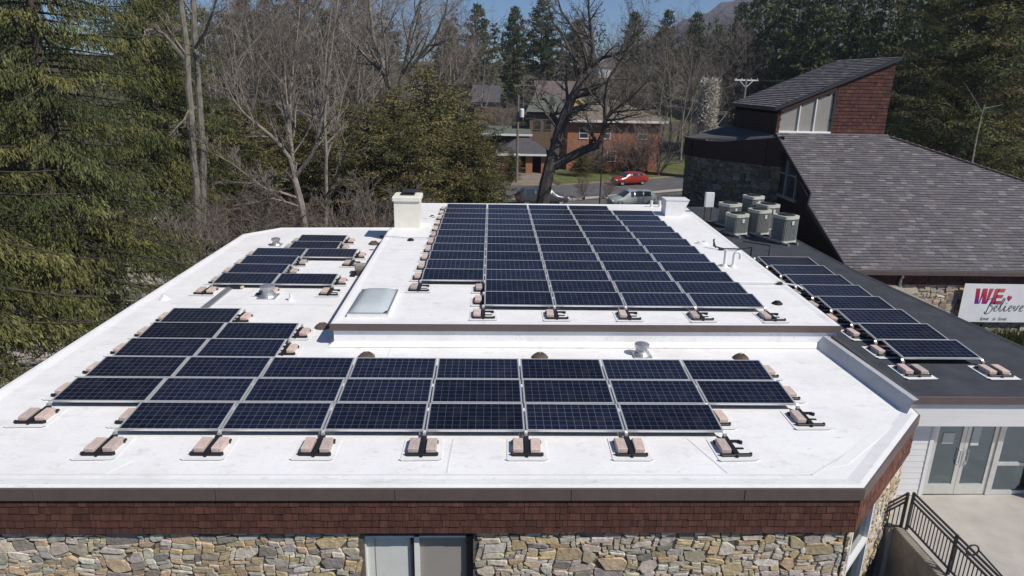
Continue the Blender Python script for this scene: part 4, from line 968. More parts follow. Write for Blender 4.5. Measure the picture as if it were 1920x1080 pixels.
def panel_box():
    t = thing('electrical_box', 'white electrical box on two legs by the stone church end', 'electrical box', (10.8, 33.0, .3))
    m = MB(); m.box(10.58, 11.0, 32.9, 33.12, .95, 1.66, .015); m.build('cabinet', 'white', t)
    for x in (10.62, 10.94): m = MB(); m.box(x-.02, x+.02, 33.0, 33.04, .3, .95); m.build('leg', 'darkmetal', t)
panel_box()
for k, (px, py) in enumerate([(1232, 385), (1216, 384)]):
    p = U(px, py, .61); m = MB(); m.lathe((p.x, 34.6, .61), [(.10, 0), (.07, .03), (.06, .28), (.08, .29), (.08, .33)], 12)
    tag(m.build('vent_pipe', 'white'), ['short white vent pipe at the back edge, right of the two', 'short white vent pipe at the back edge, left of the two'][k], 'vent pipe', 'white vent pipes on the roof')
# white kerb of the dark roof seen behind the raised roof
def condenser(x, y, s, h, label, rz=0):
    t = thing('condenser_unit', label, 'air conditioner', (x, y, .30), group='air conditioning condensers on the dark roof')
    q = s/2
    def outline(d, rib):
        o = []; nn = 88
        for k in range(nn):
            a = 2*math.pi*(k+.5)/nn; e = 5.0; rr = (abs(math.cos(a))**e+abs(math.sin(a))**e)**(-1/e)*(q-d-(rib if k % 2 else 0)); o.append((rr*math.cos(a), rr*math.sin(a)))
        return o
    m = MB(); m.prism(outline(0, 0), .10, .17); m.prism(outline(0, 0), h-.13, h)
    for k in range(0, 88, 2): 
        a = outline(.012, 0)[k]; m.tube([(a[0], a[1], .17), (a[0], a[1], h-.13)], .009, 4, cap=False)
    link('cabinet', m.mesh('cabinet', 'acbody'), t)
    m = MB(); m.prism(outline(.035, 0), .17, h-.13);
    link('coil', m.mesh('coil', 'acfin'), t)
    m = MB(); m.lathe((0, 0, h), [(q*.80, .001), (q*.80, .012)], 24)
    for r_ in (.3, .5, .7, .86):
        m.tube([(q*r_*math.cos(a), q*r_*math.sin(a), h+.025) for a in np.linspace(0, 2*math.pi, 21)], .006, 4)
    for k in range(12): a = k*math.pi/6; m.bar((.05*math.cos(a), .05*math.sin(a), h+.025), (q*.86*math.cos(a), q*.86*math.sin(a), h+.025), .008)
    link('fan_grille', m.mesh('fan_grille', 'darkmetal'), t)
    m = MB()
    for sx in (-.3, .3): m.box(sx*s-.04, sx*s+.04, -q-.18, q+.18, 0, .10)
    link('skid', m.mesh('skid', 'galv'), t)
    m = MB(); m.box(-.06, .06, -q-.02, -q+.01, h-.36, h-.2); link('badge', m.mesh('badge', 'lampwhite'), t)
    t.rotation_euler = (0, 0, rz)
condenser(12.55, 28.1, .86, 1.22, 'condenser unit nearest the church gable, front right of six', R(22))
condenser(12.0, 29.6, .82, 1.18, 'condenser unit just behind the front right one, in its shade', R(22))
condenser(10.98, 29.5, .82, 1.0, 'front left condenser unit with a shaded front', R(22))
condenser(11.25, 31.3, .86, 1.15, 'sunlit condenser unit behind the front left one', R(22))
condenser(12.35, 31.4, .8, 1.5, 'tall dark condenser unit at the back of the group', R(22))
condenser(12.75, 30.6, .86, 1.25, 'condenser unit against the gable wall behind the pair', R(22))

# ================================================================== cars
def car(label, x, y, rz, colour, L=4.3, Wd=1.75, H=1.5, wagon=True):
    t = thing('parked_car', label, 'car', (x, y, GZ+.012))
    paint = car_paint('paint_'+label.split()[0], colour); w2 = Wd/2
    def sec(x_, k, zl, zb, zr, wr):     # half section: sill, flank, belt, roof edge, roof, centre
        return [(x_, w2*k*.80, zl), (x_, w2*k*.97, zl+.14), (x_, w2*k, .62 if zb > .7 else zb*.8), (x_, w2*k*.955, zb), (x_, w2*wr, zr-.05), (x_, w2*wr*.84, zr), (x_, 0, zr+.025)]
    xe = L/2; ro = xe-.62 if wagon else xe-1.05
    S_ = [sec(-xe, .60, .38, .56, .60, .50), sec(-xe+.06, .78, .27, .68, .72, .62), sec(-xe+.28, .93, .21, .80, .84, .72), sec(-xe+.75, 1, .2, .88, .93, .76), sec(-xe+1.12, 1, .2, .92, .98, .80),
          sec(-xe+1.45, 1, .2, .94, 1.20, .80), sec(-xe+1.78, 1, .2, .95, H-.09, .76), sec(-xe+1.90, 1, .2, .95, H-.05, .76), sec(-.12, 1, .2, .97, H, .77), sec(-.02, 1, .2, .97, H, .77), sec(.78, 1, .2, .99, H-.015, .76), sec(.88, 1, .2, .99, H-.02, .76),
          sec(ro-.12, 1, .2, 1.01, H-.06, .74), sec(ro, 1, .21, 1.01, H-.09, .73), sec(xe-.26, .97, .23, 1.0, 1.22, .72), sec(xe-.10, .93, .26, .93, 1.0, .70), sec(xe, .82, .36, .72, .76, .66)]
    n = 13; ringv = []
    for a in S_: ringv += a+[(p_[0], -p_[1], p_[2]) for p_ in a[-2::-1]]
    bm_, gm = MB(), MB(); bm_.v = list(ringv); bm_.c = [(1, 1, 1)]*len(ringv); gm.v = list(ringv); gm.c = list(bm_.c)
    for i in range(len(S_)-1):
        for r_ in range(12):
            f = (i*n+r_, (i+1)*n+r_, (i+1)*n+r_+1, i*n+r_+1)
            side = r_ in (3, 8) and i in (6, 7, 9, 11, 10) and i != 6 and i != 10 or (r_ in (3, 8) and i in (8,) and False)
            side = r_ in (3, 8) and i in (7, 9, 11)
            front = 4 <= r_ <= 7 and i in (4, 5); back = 4 <= r_ <= 7 and i in (13,)
            (gm if side or front or back else bm_).f.append(f); (gm if side or front or back else bm_).mi.append(0)
    for k, idx in ((0, range(n)), (len(S_)-1, range(n))): bm_.f.append(tuple(k*n+j_ for j_ in (idx if k == 0 else reversed(idx)))); bm_.mi.append(0)
    for i in range(len(S_)-1): bm_.f.append((i*n, i*n+12, (i+1)*n+12, (i+1)*n)); bm_.mi.append(0)
    body = link('body', bm_.mesh('body', paint, True), t); link('glazing', gm.mesh('glazing', 'glass', True), body)
    for sx in (-L/2+.82, L/2-.80):
        for sy in (-1, 1):
            wv = MB(); r = .33
            prof_ = [(.20, -.10), (r-.03, -.11), (r, -.07), (r, .07), (r-.03, .11), (.20, .10)]
            vs = []; nn = 18
            for rr, yy in prof_: vs += [(sx+rr*math.cos(a*2*math.pi/nn), sy*(w2-.11)+yy, r+rr*math.sin(a*2*math.pi/nn)) for a in range(nn)]
            wv.add(vs, [(i*nn+k, i*nn+(k+1) % nn, (i+1)*nn+(k+1) % nn, (i+1)*nn+k) for i in range(5) for k in range(nn)])
            wh = link('wheel', wv.mesh('wheel', 'rubber'), t)
            rm = MB(); rm.add([(sx+.21*math.cos(a*2*math.pi/nn), sy*(w2-.015), r+.21*math.sin(a*2*math.pi/nn)) for a in range(nn)]+[(sx, sy*(w2-.05), r)], [(a, (a+1) % nn, nn) for a in range(nn)]); link('rim', rm.mesh('rim', 'chrome'), wh)
    for sy in (-1, 1):
        h = MB(); h.box(-L/2-.01, -L/2+.18, sy*w2*.70-.2, sy*w2*.70+.17, .60, .74, .02); link('headlight', h.mesh('headlight', 'lampwhite'), t)
        h = MB(); h.box(L/2-.14, L/2+.012, sy*w2*.76-.14, sy*w2*.76+.10, .66, .92, .02); link('tail_light', h.mesh('tail_light', 'lampred'), t)
    t.rotation_euler = (0, 0, rz)
    return t
p = U(1177, 345, GZ); car('red hatchback parked facing left at the far kerb', p.x, p.y-.4, R(21), (0.30, 0.026, 0.014), H=1.46)
p = U(1181, 384, GZ); car('silver estate car parked behind the roof edge', p.x, p.y-.6, R(14), (0.30, 0.33, 0.33), L=4.7, H=1.55)
p = U(1020, 384, GZ); car('dark grey estate car half hidden behind the oak trunk', p.x-.2, p.y+.2, R(192), (0.05, 0.055, 0.065), L=5.0, H=1.62)
p = U(932, 226, GZ); p = D(932, 222, 108); car('black car beside the low green roof', p.x, p.y+4, R(0), (0.012, 0.012, 0.014), L=4.4, H=1.45)
p = D(822, 372, 60); car('blue car glimpsed behind the pines by the chimney', p.x, p.y, R(200), (0.03, 0.05, 0.10), L=4.4)
p = D(572, 300, 74); car('white van seen through the bare branches at left', p.x, p.y, R(0), (0.62, 0.63, 0.66), L=4.9, H=1.9)

# ================================================================== houses
def hip_roof(mb, x0, x1, y0, y1, z, h, o, hip=True, dx=None):
    x0 -= o; x1 += o; y0 -= o; y1 += o; ym = (y0+y1)/2; k = (dx if dx is not None else (y1-y0)/2) if hip else 0
    a, b = (x0+k, ym, z+h), (x1-k, ym, z+h)
    c = [(x0, y0, z), (x1, y0, z), (x1, y1, z), (x0, y1, z)]
    mb.add(c+[a, b], [(0, 1, 5, 4), (2, 3, 4, 5), (1, 2, 5), (3, 0, 4), (3, 2, 1, 0)])
def fascia(mb, x0, x1, y0, y1, z, o, h=.2):
    x0 -= o; x1 += o; y0 -= o; y1 += o
    mb.box(x0-.03, x1+.03, y0-.03, y0+.03, z-h, z+.02); mb.box(x0-.03, x1+.03, y1-.03, y1+.03, z-h, z+.02); mb.box(x0-.03, x0+.03, y0+.03, y1-.03, z-h, z+.02); mb.box(x1-.03, x1+.03, y0+.03, y1-.03, z-h, z+.02)
def window(h, x, y, z, wd, ht, fm='white', gm='glass'):
    m = MB(); m.box(x-wd/2-.1, x+wd/2+.1, y-.07, y, z-.14, z); m.box(x-wd/2-.08, x-wd/2, y-.05, y, z, z+ht); m.box(x+wd/2, x+wd/2+.08, y-.05, y, z, z+ht); m.box(x-wd/2-.08, x+wd/2+.08, y-.05, y, z+ht, z+ht+.08); m.box(x-wd/2, x+wd/2, y-.04, y, z+ht*.5-.03, z+ht*.5+.03)
    f = m.build('window', fm, h); g = MB(); g.box(x-wd/2, x+wd/2, y-.03, y-.01, z, z+ht); g.build('pane', gm, f)
def houses():
    # brick house with a brown hip roof
    h = thing('brick_house', 'two storey red brick house with brown hip roof behind the oak', 'house', (16, 94, GZ))
    m = MB(); m.box(9.9, 22.0, 90, 99, GZ, 2.0); m.build('wall', 'brick', h)
    m = MB(); hip_roof(m, 9.9, 22.0, 90, 99, 2.0, 2.5, .75, dx=6.2); m.build('roof', 'roof_brown', h)
    m = MB(); fascia(m, 9.9, 22, 90, 99, 2.0, .75, .28); m.build('eave_board', 'white', h)
    for x, z in ((19.7, -.3), (14.9, -.3), (19.5, -3.0), (12.0, -.3), (15.8, -3.2)): window(h, x, 89.98, z, 1.05, 1.2)
    # house with green roof and yellow gables
    h = thing('yellow_house', 'brown and yellow house with a dull green roof', 'house', (9, 110, GZ))
    m = MB(); m.box(5.8, 10.6, 106, 116, GZ, 1.95); m.build('wall', 'brownwall', h)
    m = MB(); m.box(10.6, 12.4, 105.6, 114, GZ, 1.9); m.build('side_wall', 'yellow', h)
    m = MB(); hip_roof(m, 5.8, 11.2, 106, 117, 2.2, 2.2, .7, dx=1.5); m.build('roof', 'roof_green', h)
    m = MB(); m.poly([(10.9, 105.2, 2.6), (14.8, 105.2, 2.6), (12.9, 105.2, 4.2)]); m.bar((10.6, 105.1, 2.5), (12.9, 105.1, 4.3), .3, .25); m.bar((12.9, 105.1, 4.3), (15.2, 105.1, 2.5), .3, .25); m.build('gable', 'yellow', h)
    m = MB(); m.add([(10.7, 105.2, 2.7), (12.9, 105.2, 4.35), (15.1, 105.2, 2.7), (10.7, 115, 2.7), (12.9, 115, 4.35), (15.1, 115, 2.7)], [(0, 1, 4, 3), (1, 2, 5, 4)]); m.build('gable_roof', 'roof_green', h)
    for x in (7.0, 8.6): window(h, x, 105.98, -.4, .9, 1.3, 'brownwall')
    # carport
    h = thing('carport', 'brick carport with a dark hip roof and white eave', 'carport', (4, 88, GZ))
    for x in (1.75, 4.75, 6.7):
        m = MB(); m.box(x-.42, x+.42, 86, 86.8, GZ, -2.1); m.build('brick_pier', 'brick', h)
    m = MB(); m.box(1.4, 7.0, 91.5, 91.9, GZ, -2.1); m.box(6.9, 7.1, 86.8, 91.5, GZ, -2.1); m.box(1.3, 1.5, 86.8, 91.5, GZ, -2.1); m.build('wall', 'darkwood', h)
    m = MB(); hip_roof(m, 1.2, 6.9, 86, 92, -2.05, 1.7, .5, dx=2.6); m.build('roof', 'roof_grey', h)
    m = MB(); fascia(m, 1.2, 6.9, 86, 92, -2.05, .5, .22); m.build('eave_board', 'white', h)
    # low flat shed roof
    h = thing('low_shed', 'low shed with a flat pale green roof behind the carport', 'shed', (2, 103, GZ))
    m = MB(); m.box(-1.2, 5.4, 100.5, 110, GZ, -1.0); m.build('wall', 'darkwood', h)
    m = MB(); m.add([(-1.7, 100, -.72), (5.9, 100, -.62), (5.9, 111, -.2), (-1.7, 111, -.3)], [(0, 1, 2, 3)]); m.build('roof', 'roof_green', h)
    m = MB(); m.box(-1.7, 5.9, 99.9, 100, -.98, -.68); m.build('eave_board', 'white', h)
    # houses behind
    h = thing('long_house', 'long house with a mauve gable roof behind the green roof', 'house', (14, 152, 0))
    m = MB(); m.box(9.5, 19.5, 150, 158, -3.5, 3.5); m.build('wall', 'brownwall', h)
    m = MB(); hip_roof(m, 9.5, 19.5, 150, 158, 3.0, 3.7, .4, hip=False); m.build('roof', 'roof_mauve', h)
    h = thing('blue_roof_house', 'small house with a blue grey roof among the pines', 'house', (-1, 142, 0))
    m = MB(); m.box(-3.5, 1.2, 140, 148, -3.5, 2.6); m.build('wall', 'brownwall', h)
    m = MB(); hip_roof(m, -3.5, 1.2, 140, 148, 2.4, 3.2, .5, hip=False); m.build('roof', 'roof_grey', h)
    a = D(1140, 137, 230)
    h = thing('white_house', 'small white house far away on the slope', 'house', (a.x, 232, 4))
    m = MB(); m.box(a.x-3, a.x+2, 230, 236, -2, a.z+1.8); m.build('wall', 'white', h)
    m = MB(); hip_roof(m, a.x-3, a.x+2, 230, 236, a.z+1.8, 1.6, .4, hip=False); m.build('roof', 'roof_mauve', h)
    a = D(574, 262, 82)
    h = thing('cream_house', 'cream house glimpsed through bare branches at left', 'house', (a.x, 84, GZ))
    m = MB(); m.box(a.x-1.6, a.x+2.6, 82, 88, GZ, a.z+1.9); m.build('wall', 'cream', h)
    m = MB(); hip_roof(m, a.x-1.6, a.x+2.6, 82, 88, a.z+1.9, 1.4, .5, hip=False); m.build('roof', 'roof_grey', h)
houses()

# ================================================================== poles
def pole(px, Y, ytop, r, label, arms=(), can=False, m_='pole', name='utility_pole', cat='utility pole', lean=0):
    a = D(px, ytop, Y); t = thing(name, label, cat, (a.x, Y, gz(a.x, Y)))
    m = MB(); m.tube([(a.x-lean, Y, gz(a.x, Y)), (a.x, Y, a.z)], [r, r*.7], 8); m.build('shaft', m_, t)
    for dz, ln in arms:
        m = MB(); m.bar((a.x-ln/2, Y, a.z+dz), (a.x+ln/2, Y+.1, a.z+dz), .14, .16); m.bar((a.x-ln*.3, Y, a.z+dz), (a.x, Y, a.z+dz-.9), .07, .07); m.bar((a.x+ln*.3, Y, a.z+dz), (a.x, Y, a.z+dz-.9), .07, .07)
        for k in (-.45, -.2, .2, .45): m.lathe((a.x+ln*k, Y, a.z+dz+.08), [(.05, 0), (.07, .08), (.04, .16)], 8)
        m.build('crossarm', 'pole' if m_ != 'galv' else 'white', t)
    if can:
        m = MB(); m.lathe((a.x+.42, Y-.2, a.z-2.4), [(.22, 0), (.25, .05), (.25, .85), (.18, .95)], 12); m.build('transformer', 'white', t)
        m = MB(); m.box(a.x-.35, a.x+.35, Y-.05, Y+.05, a.z-6.6, a.z-6.4); m.build('bracket', 'white', t)
    return t
pole(972, 78, 178, .16, 'wooden utility pole with a white transformer by the carport', can=True)
pole(982, 140, 158, .14, 'distant utility pole with a crossarm left of the mauve roof', [(-.2, 4.2)])
pole(1400, 88, 148, .15, 'pale utility pole with a white crossarm behind the tower', [(-.15, 3.0)], m_='galv')
pole(1131, 62, 262, .07, 'thin dark lamp post before the brick house', m_='darkmetal', name='lamp_post', cat='lamp post')
pole(1337, 88, 164, .10, 'dark post beside the pale snag', m_='darkwood')
pole(1222, 150, 165, .12, 'distant pale pole right of the brick house', m_='pole')
pole(1146, 170, 146, .12, 'distant pole below the white house', m_='pole')
def wires():
    a = D(972, 190, 78); b = D(982, 160, 140); c = D(1400, 150, 88); d = D(1222, 168, 150); e = D(880, 205, 80)
    for k, (p, q, sag, lab) in enumerate([(a, D(1400, 156, 88), 1.0, 'overhead wire from the transformer pole to the white crossarm'), (b, d, 1.5, 'distant overhead wire between the two far poles'), (D(1400, 150, 88), D(1700, 120, 92), .8, 'overhead wire running right from the white crossarm'), (D(560, 180, 86), a, 1.2, 'overhead wire coming from the left to the transformer pole')]):
        m = MB(); m.tube([p.lerp(q, t)-Vector((0, 0, 4*sag*t*(1-t))) for t in np.linspace(0, 1, 14)], .022, 4)
        tag(m.build('overhead_wire', 'darkmetal'), lab, 'wire')
wires()
p_ = U(893, 380, GZ)

# ================================================================== trees
UPV = Vector((0, 0, 1))
def rvec(r): 
    while True:
        v = Vector((r.uniform(-1, 1), r.uniform(-1, 1), r.uniform(-1, 1)))
        if .05 < v.length < 1: return v.normalized()
class Leaves:
    def __init__(s): s.p = []; s.d = []; s.w = []; s.c = []
    def add(s, p, d, w, c): s.p.append(p); s.d.append(d); s.w.append(w); s.c.append(c)
    def mesh(s, name, m='needle', taper=.35):
        p = np.array(s.p, 'f'); d = np.array(s.d, 'f'); w = np.array(s.w, 'f'); c = np.array(s.c, 'f'); n = len(p)
        V = np.empty((n, 4, 3), 'f'); V[:, 0] = p-w*taper; V[:, 1] = p+d*.45-w; V[:, 2] = p+d; V[:, 3] = p+d*.45+w
        me = bpy.data.meshes.new(name); me.vertices.add(n*4); me.loops.add(n*4); me.polygons.add(n)
        me.vertices.foreach_set('co', V.ravel()); me.loops.foreach_set('vertex_index', np.arange(n*4, dtype='i'))
        me.polygons.foreach_set('loop_start', np.arange(0, n*4, 4, dtype='i'))
        me.materials.append(MT[m])
        a = me.color_attributes.new('Col', 'FLOAT_COLOR', 'POINT'); C = np.ones((n, 4, 4), 'f'); C[:, :, :3] = c[:, None, :]; a.data.foreach_set('color', C.ravel())
        me.update(calc_edges=True); return me
def conifer(seed, H, Rr, z0, nb, kind, cols, sl, sw, dens, rtr=None, lean=(0, 0)):
    """returns trunk and crown meshes"""
    r = random.Random(seed); tr = MB(); lv = Leaves(); rt = rtr or H*.0135
    ax = lambda h: Vector((lean[0]*(h/H)+.12*math.sin(h*.35+seed), lean[1]*(h/H)+.12*math.cos(h*.3+seed), h))
    tr.tube([ax(H*k/10) for k in range(11)], [rt*(1-.93*k/10)+.015 for k in range(11)], 8)
    for b in range(nb):
        t = ((b+r.random())/nb); h = z0+(H-z0)*t; az = b*2.39996+r.uniform(-.5, .5)
        if kind == 'spruce': L = Rr*((1-t)**.75)*r.uniform(.72, 1.08)+.4; el = R(8-18*(1-t)+r.uniform(-7, 7)); dr = .16
        elif kind == 'hemlock': L = Rr*(math.sin(math.pi*min(1, .30+.70*t))**.8)*r.uniform(.6, 1.1)+.3; el = R(r.uniform(-25, 45)); dr = .10
        else: L = Rr*(min(1, .55+t*1.2) if t < .4 else ((1-t)/.6)**.65)*r.uniform(.45, 1.1)+.35; el = R(r.uniform(0, 26)); dr = -.03
        o = ax(h); out = Vector((math.cos(az), math.sin(az), 0)); pts = []
        for k in range(6):
            s = k/5; pts.append(o+out*(L*s*math.cos(el))+UPV*(L*s*math.sin(el)-dr*L*s*s+(.10*L*s**4 if kind == 'spruce' else 0))+Vector((-out.y, out.x, 0))*(.06*L*math.sin(s*3+b)))
        tr.tube(pts, [max(.012, .012*L*(1-.85*k/5)+.008) for k in range(6)], 4, cap=False)
        cb = r.choice(cols); cs = r.uniform(.75, 1.3)
        side = Vector((-out.y, out.x, 0))
        ns = max(4, int(L*dens))
        for q in range(ns):
            s = (.12 if kind != 'pine' else .35)+(.88 if kind != 'pine' else .65)*((q+r.random())/ns)
            i = min(4, int(s*5)); p = pts[i].lerp(pts[i+1], s*5-i)
            for sg in (-1, 1):
                tl = (.16*L*(1.15-s)+.35)*r.uniform(.5, 1.2)
                td = (side*sg*r.uniform(.5, 1)+out*r.uniform(.25, .9)+UPV*r.uniform(-.25, .15 if kind != 'pine' else .5)).normalized()
                if kind == 'spruce':
                    for k in range(max(2, int(tl/.20))):
                        f = r.random(); q0 = p+td*(tl*f)-UPV*(.15*tl*f*f); hl = r.uniform(.15, .75)*(.45+.55*min(1, L/4)); hd = (UPV*-.9+rvec(r)*.22+td*.30+out*.25).normalized(); m_ = max(2, int(hl/.115)); ks0 = cs*r.uniform(.75, 1.25)
                        for z_ in range(m_):
                            pp = q0+hd*(hl*z_/m_)+rvec(r)*.03; d = (hd*1.0+rvec(r)*.42).normalized()*sl*r.uniform(.6, 1.3); w_ = d.cross(rvec(r))
                            if w_.length < 1e-5: continue
                            w_ = w_.normalized()*sw*r.uniform(.7, 1.3); ks = ks0*r.uniform(.75, 1.25); lv.add(pp, d, w_, (cb[0]*ks, cb[1]*ks, cb[2]*ks))
                    continue
                nt_ = max(2, int(tl/.17))
                for k in range(nt_):
                    f = (k+r.random())/nt_; pp = p+td*(tl*f)-UPV*(.12*tl*f*f if kind != 'pine' else 0)
                    if kind == 'spruce': d = (UPV*-r.uniform(.5, 1.0)+td*r.uniform(-.1, .5)+rvec(r)*.28); 
                    elif kind == 'hemlock': d = (td*r.uniform(.2, .9)+UPV*r.uniform(-.5, .1)+rvec(r)*.5)
                    else: d = (rvec(r)*.8+UPV*.35+td*.4)
                    d = d.normalized()*sl*r.uniform(.6, 1.35)
                    w_ = d.cross(rvec(r)); 
                    if w_.length < 1e-5: continue
                    w_ = w_.normalized()*sw*r.uniform(.7, 1.3)
                    ks = cs*r.uniform(.7, 1.3); lv.add(pp, d, w_, (cb[0]*ks, cb[1]*ks, cb[2]*ks))
    return tr.mesh('trunk', 'bark_conifer'), lv.mesh('crown')
def branch_path(r, p, d, L, n, wob, up):
    pts = [p.copy()]; d = d.normalized()
    for k in range(n):
        d = (d+rvec(r)*wob+UPV*up).normalized(); pts.append(pts[-1]+d*(L/n))
    return pts
def grow(levels, pts, r0, r1, lev, r, spec, cut=1):
    """levels: list of MB per level group; spec[lev] = (children, length ratio, angle, from)"""
    mb = levels[0] if lev < cut else levels[1]
    n = len(pts); mb.tube(pts, [r0+(r1-r0)*k/(n-1) for k in range(n)], 8 if lev == 0 else 5 if lev == 1 else 3, cap=False)
    if lev >= len(spec): return
    nc, lr, ang, fr = spec[lev]
    Lt = sum((pts[i+1]-pts[i]).length for i in range(n-1))
    for c in range(nc):
        s = fr+(1-fr)*((c+r.uniform(.2, .95))/nc); i = min(n-2, int(s*(n-1))); f = s*(n-1)-i
        p = pts[i].lerp(pts[i+1], f); d = (pts[i+1]-pts[i]).normalized(); q = d.cross(rvec(r)).normalized()
        a = R(ang*r.uniform(.65, 1.3)); nd = d*math.cos(a)+q*math.sin(a)
        L = Lt*lr*r.uniform(.6, 1.25)*(1.1-.45*s); rr = (r0+(r1-r0)*s)*r.uniform(.45, .65)
        rr = max(rr, .009)
        grow(levels, branch_path(r, p, nd, L, 5 if lev < 2 else 3, .16 if lev < 2 else .2, .05), rr, max(.006, rr*.3), lev+1, r, spec, cut)
def bare_tree(seed, H, spec, r0, wob=.07, trunk_m='bark', twig_m='twig', cut=2, stems=1, spread=0):
    r = random.Random(seed); lv = [MB(), MB()]
    for s in range(stems):
        d = Vector((r.uniform(-1, 1)*spread, r.uniform(-1, 1)*spread, 1))
        grow(lv, branch_path(r, Vector((r.uniform(-.2, .2)*(stems > 1), 0, 0)), d, H*r.uniform(.85, 1), 9, wob, .06), r0, r0*.12, 0, r, spec, cut)
    return lv[0].mesh('trunk', trunk_m), lv[1].mesh('crown', twig_m)
def plant(name, label, cat, meshes, x, y, z=None, s=1.0, rz=0.0, group=None):
    t = thing(name, label, cat, (x, y, gz(x, y) if z is None else z), rz, group); t.scale = (s, s, s) if not hasattr(s, '__len__') else s
    link('trunk', meshes[0], t); link('crown', meshes[1], t); return t
OLIVE = [(.132, .140, .048), (.108, .121, .047), (.165, .16, .056), (.08, .095, .04)]
DARKG = [(.078, .094, .042), (.094, .108, .045), (.062, .08, .038), (.125, .128, .05)]
HEML = [(.165, .158, .056), (.13, .13, .052), (.20, .18, .068), (.105, .11, .044), (.19, .15, .07)]
sp1 = conifer(1, 27, 7.4, .8, 280, 'spruce', OLIVE, .21, .025, 4.8, rtr=.38)
sp2 = conifer(2, 26, 6.4, .5, 250, 'spruce', OLIVE, .21, .025, 4.8, rtr=.36)
plant('spruce_tree', 'huge drooping spruce at the far left of the photo', 'spruce', sp1, -21.0, 22.5)
plant('spruce_tree', 'drooping spruce leaning over the left roof edge', 'spruce', sp2, -18.9, 30.5, rz=1)
plant('spruce_tree', 'tall spruce at the back of the left spruces', 'spruce', sp1, -26.5, 37, rz=2.2)
plant('spruce_tree', 'spruce closing the gap behind the two left spruces', 'spruce', sp2, -20.8, 44, rz=4.2, s=.95)
pn = [conifer(10+k, 23, 4.6+.5*k, 1.5, 150, 'pine', DARKG, .75, .15, 2.4) for k in range(3)]
hm = [conifer(20+k, 12, 4.4, .3, 190, 'hemlock', HEML, .27, .04, 5.0) for k in range(2)]
SP_A = [(9, .62, 48, .28), (6, .55, 42, .2), (5, .55, 40, .2), (4, .6, 38, .2)]
SP_B = [(8, .55, 38, .35), (6, .5, 38, .2), (5, .5, 38, .2), (4, .6, 35, .2)]
br = [bare_tree(30, 18, SP_A, .26), bare_tree(31, 18, SP_B, .22, twig_m='twig_red'), bare_tree(32, 17, SP_A, .24), bare_tree(33, 19, SP_B, .28, trunk_m='bark_pale')]
SH = [(7, .6, 40, .1), (5, .55, 38, .2), (5, .5, 38, .1)]
bu = [bare_tree(40, 4.2, SH, .05, .15, stems=7, spread=.55, cut=1), bare_tree(41, 3.6, SH, .045, .16, twig_m='twig_red', trunk_m='bark_dark', stems=8, spread=.7, cut=1)]
def sdir(px):
    return 'left of the oak' if px < 1000 else 'right of the oak'
rt_ = random.Random(9)
GRP_C = 'dark conifers beyond the buildings'; GRP_B = 'bare deciduous trees in the wood'
con = [(300, 62, -40), (335, 78, -20), (395, 84, 20), (440, 88, 30), (470, 110, 0), (520, 118, -10), (560, 100, -10), (600, 122, -10), (650, 115, -20), (690, 128, 0), (840, 150, 40), (895, 162, 12), (962, 168, 15), (1012, 174, -5), (1075, 162, 40), (1178, 168, 25), (1240, 172, 22), (1292, 176, 25), (1335, 172, 48),
       (1372, 160, 8), (1405, 118, -12), (1440, 150, -25), (1475, 112, -30), (1512, 104, -20), (1550, 124, -35), (1590, 94, -25), (1640, 84, -20), (1690, 90, -40), (1725, 76, 10), (1755, 98, -50), (1830, 88, -50), (1865, 70, -20), (1900, 82, -40), (1945, 64, -30), (1985, 84, -40)]
con = [(px, Y, D(px, yt, Y).z-gz(D(px, yt, Y).x, Y)) for px, Y, yt in con]
for k, (px, Y, H) in enumerate(con):
    a = D(px, 200, Y); plant('pine_tree', f'dark conifer beyond the buildings, {ordn(k)} from the left', 'conifer', pn[k % 3], a.x, Y, s=(H/23*rt_.uniform(.9, 1.1),)*2+(H/23,), rz=rt_.uniform(0, 6), group=GRP_C)
bar_ = [(395, 64, 17, 0), (425, 72, 18, 2), (448, 58, 15, 1), (478, 63, 17, 0), (505, 76, 18, 3), (530, 60, 16, 2), (560, 70, 18, 1), (588, 64, 17, 0), (612, 78, 19, 1), (640, 66, 17, 2), (668, 84, 19, 1), (700, 78, 17, 0), (715, 100, 20, 1), (770, 92, 18, 1), (800, 82, 16.5, 1), (822, 96, 19, 3), (850, 86, 16, 1), (872, 102, 18, 1), (905, 115, 16, 2),
        (1050, 150, 15, 1), (1105, 140, 15, 2), (1150, 135, 15, 1), (1180, 105, 14, 2), (1205, 128, 17, 1), (1235, 112, 16, 0), (1262, 130, 18, 1), (1285, 104, 16, 2), (1312, 122, 17, 1), (1345, 106, 15, 0), (1362, 136, 18, 1), (1130, 185, 16, 1), (1190, 175, 16, 2), (1250, 180, 18, 1), (1310, 175, 18, 0), (1085, 200, 15, 1), (1215, 215, 17, 2),
        (1330, 95, 10, 1), (1385, 110, 16, 0), (1120, 118, 13, 1), (1165, 122, 14, 2), (1222, 116, 15, 1), (1245, 122, 15, 3), (1275, 118, 16, 1), (1298, 112, 15, 0), (1340, 118, 16, 2), (1360, 112, 15, 1), (1075, 132, 12, 2), (1010, 140, 10, 1), (385, 50, 14, 1), (435, 54, 15, 2), (520, 66, 17, 0), (548, 54, 15, 1), (625, 56, 15, 0), (660, 62, 16, 1), (682, 70, 17, 3), (735, 84, 18, 1), (785, 72, 15, 2), (835, 78, 15, 0)]
for k, (px, Y, H, v) in enumerate(sorted(bar_)):
    a = D(px, 200, Y); b0 = 18.0
    plant('bare_tree', f'bare leafless tree in the wood, {ordn(k)} from the left', 'bare tree', br[v], a.x, Y, s=H/b0, rz=rt_.uniform(0, 6), group=GRP_B)
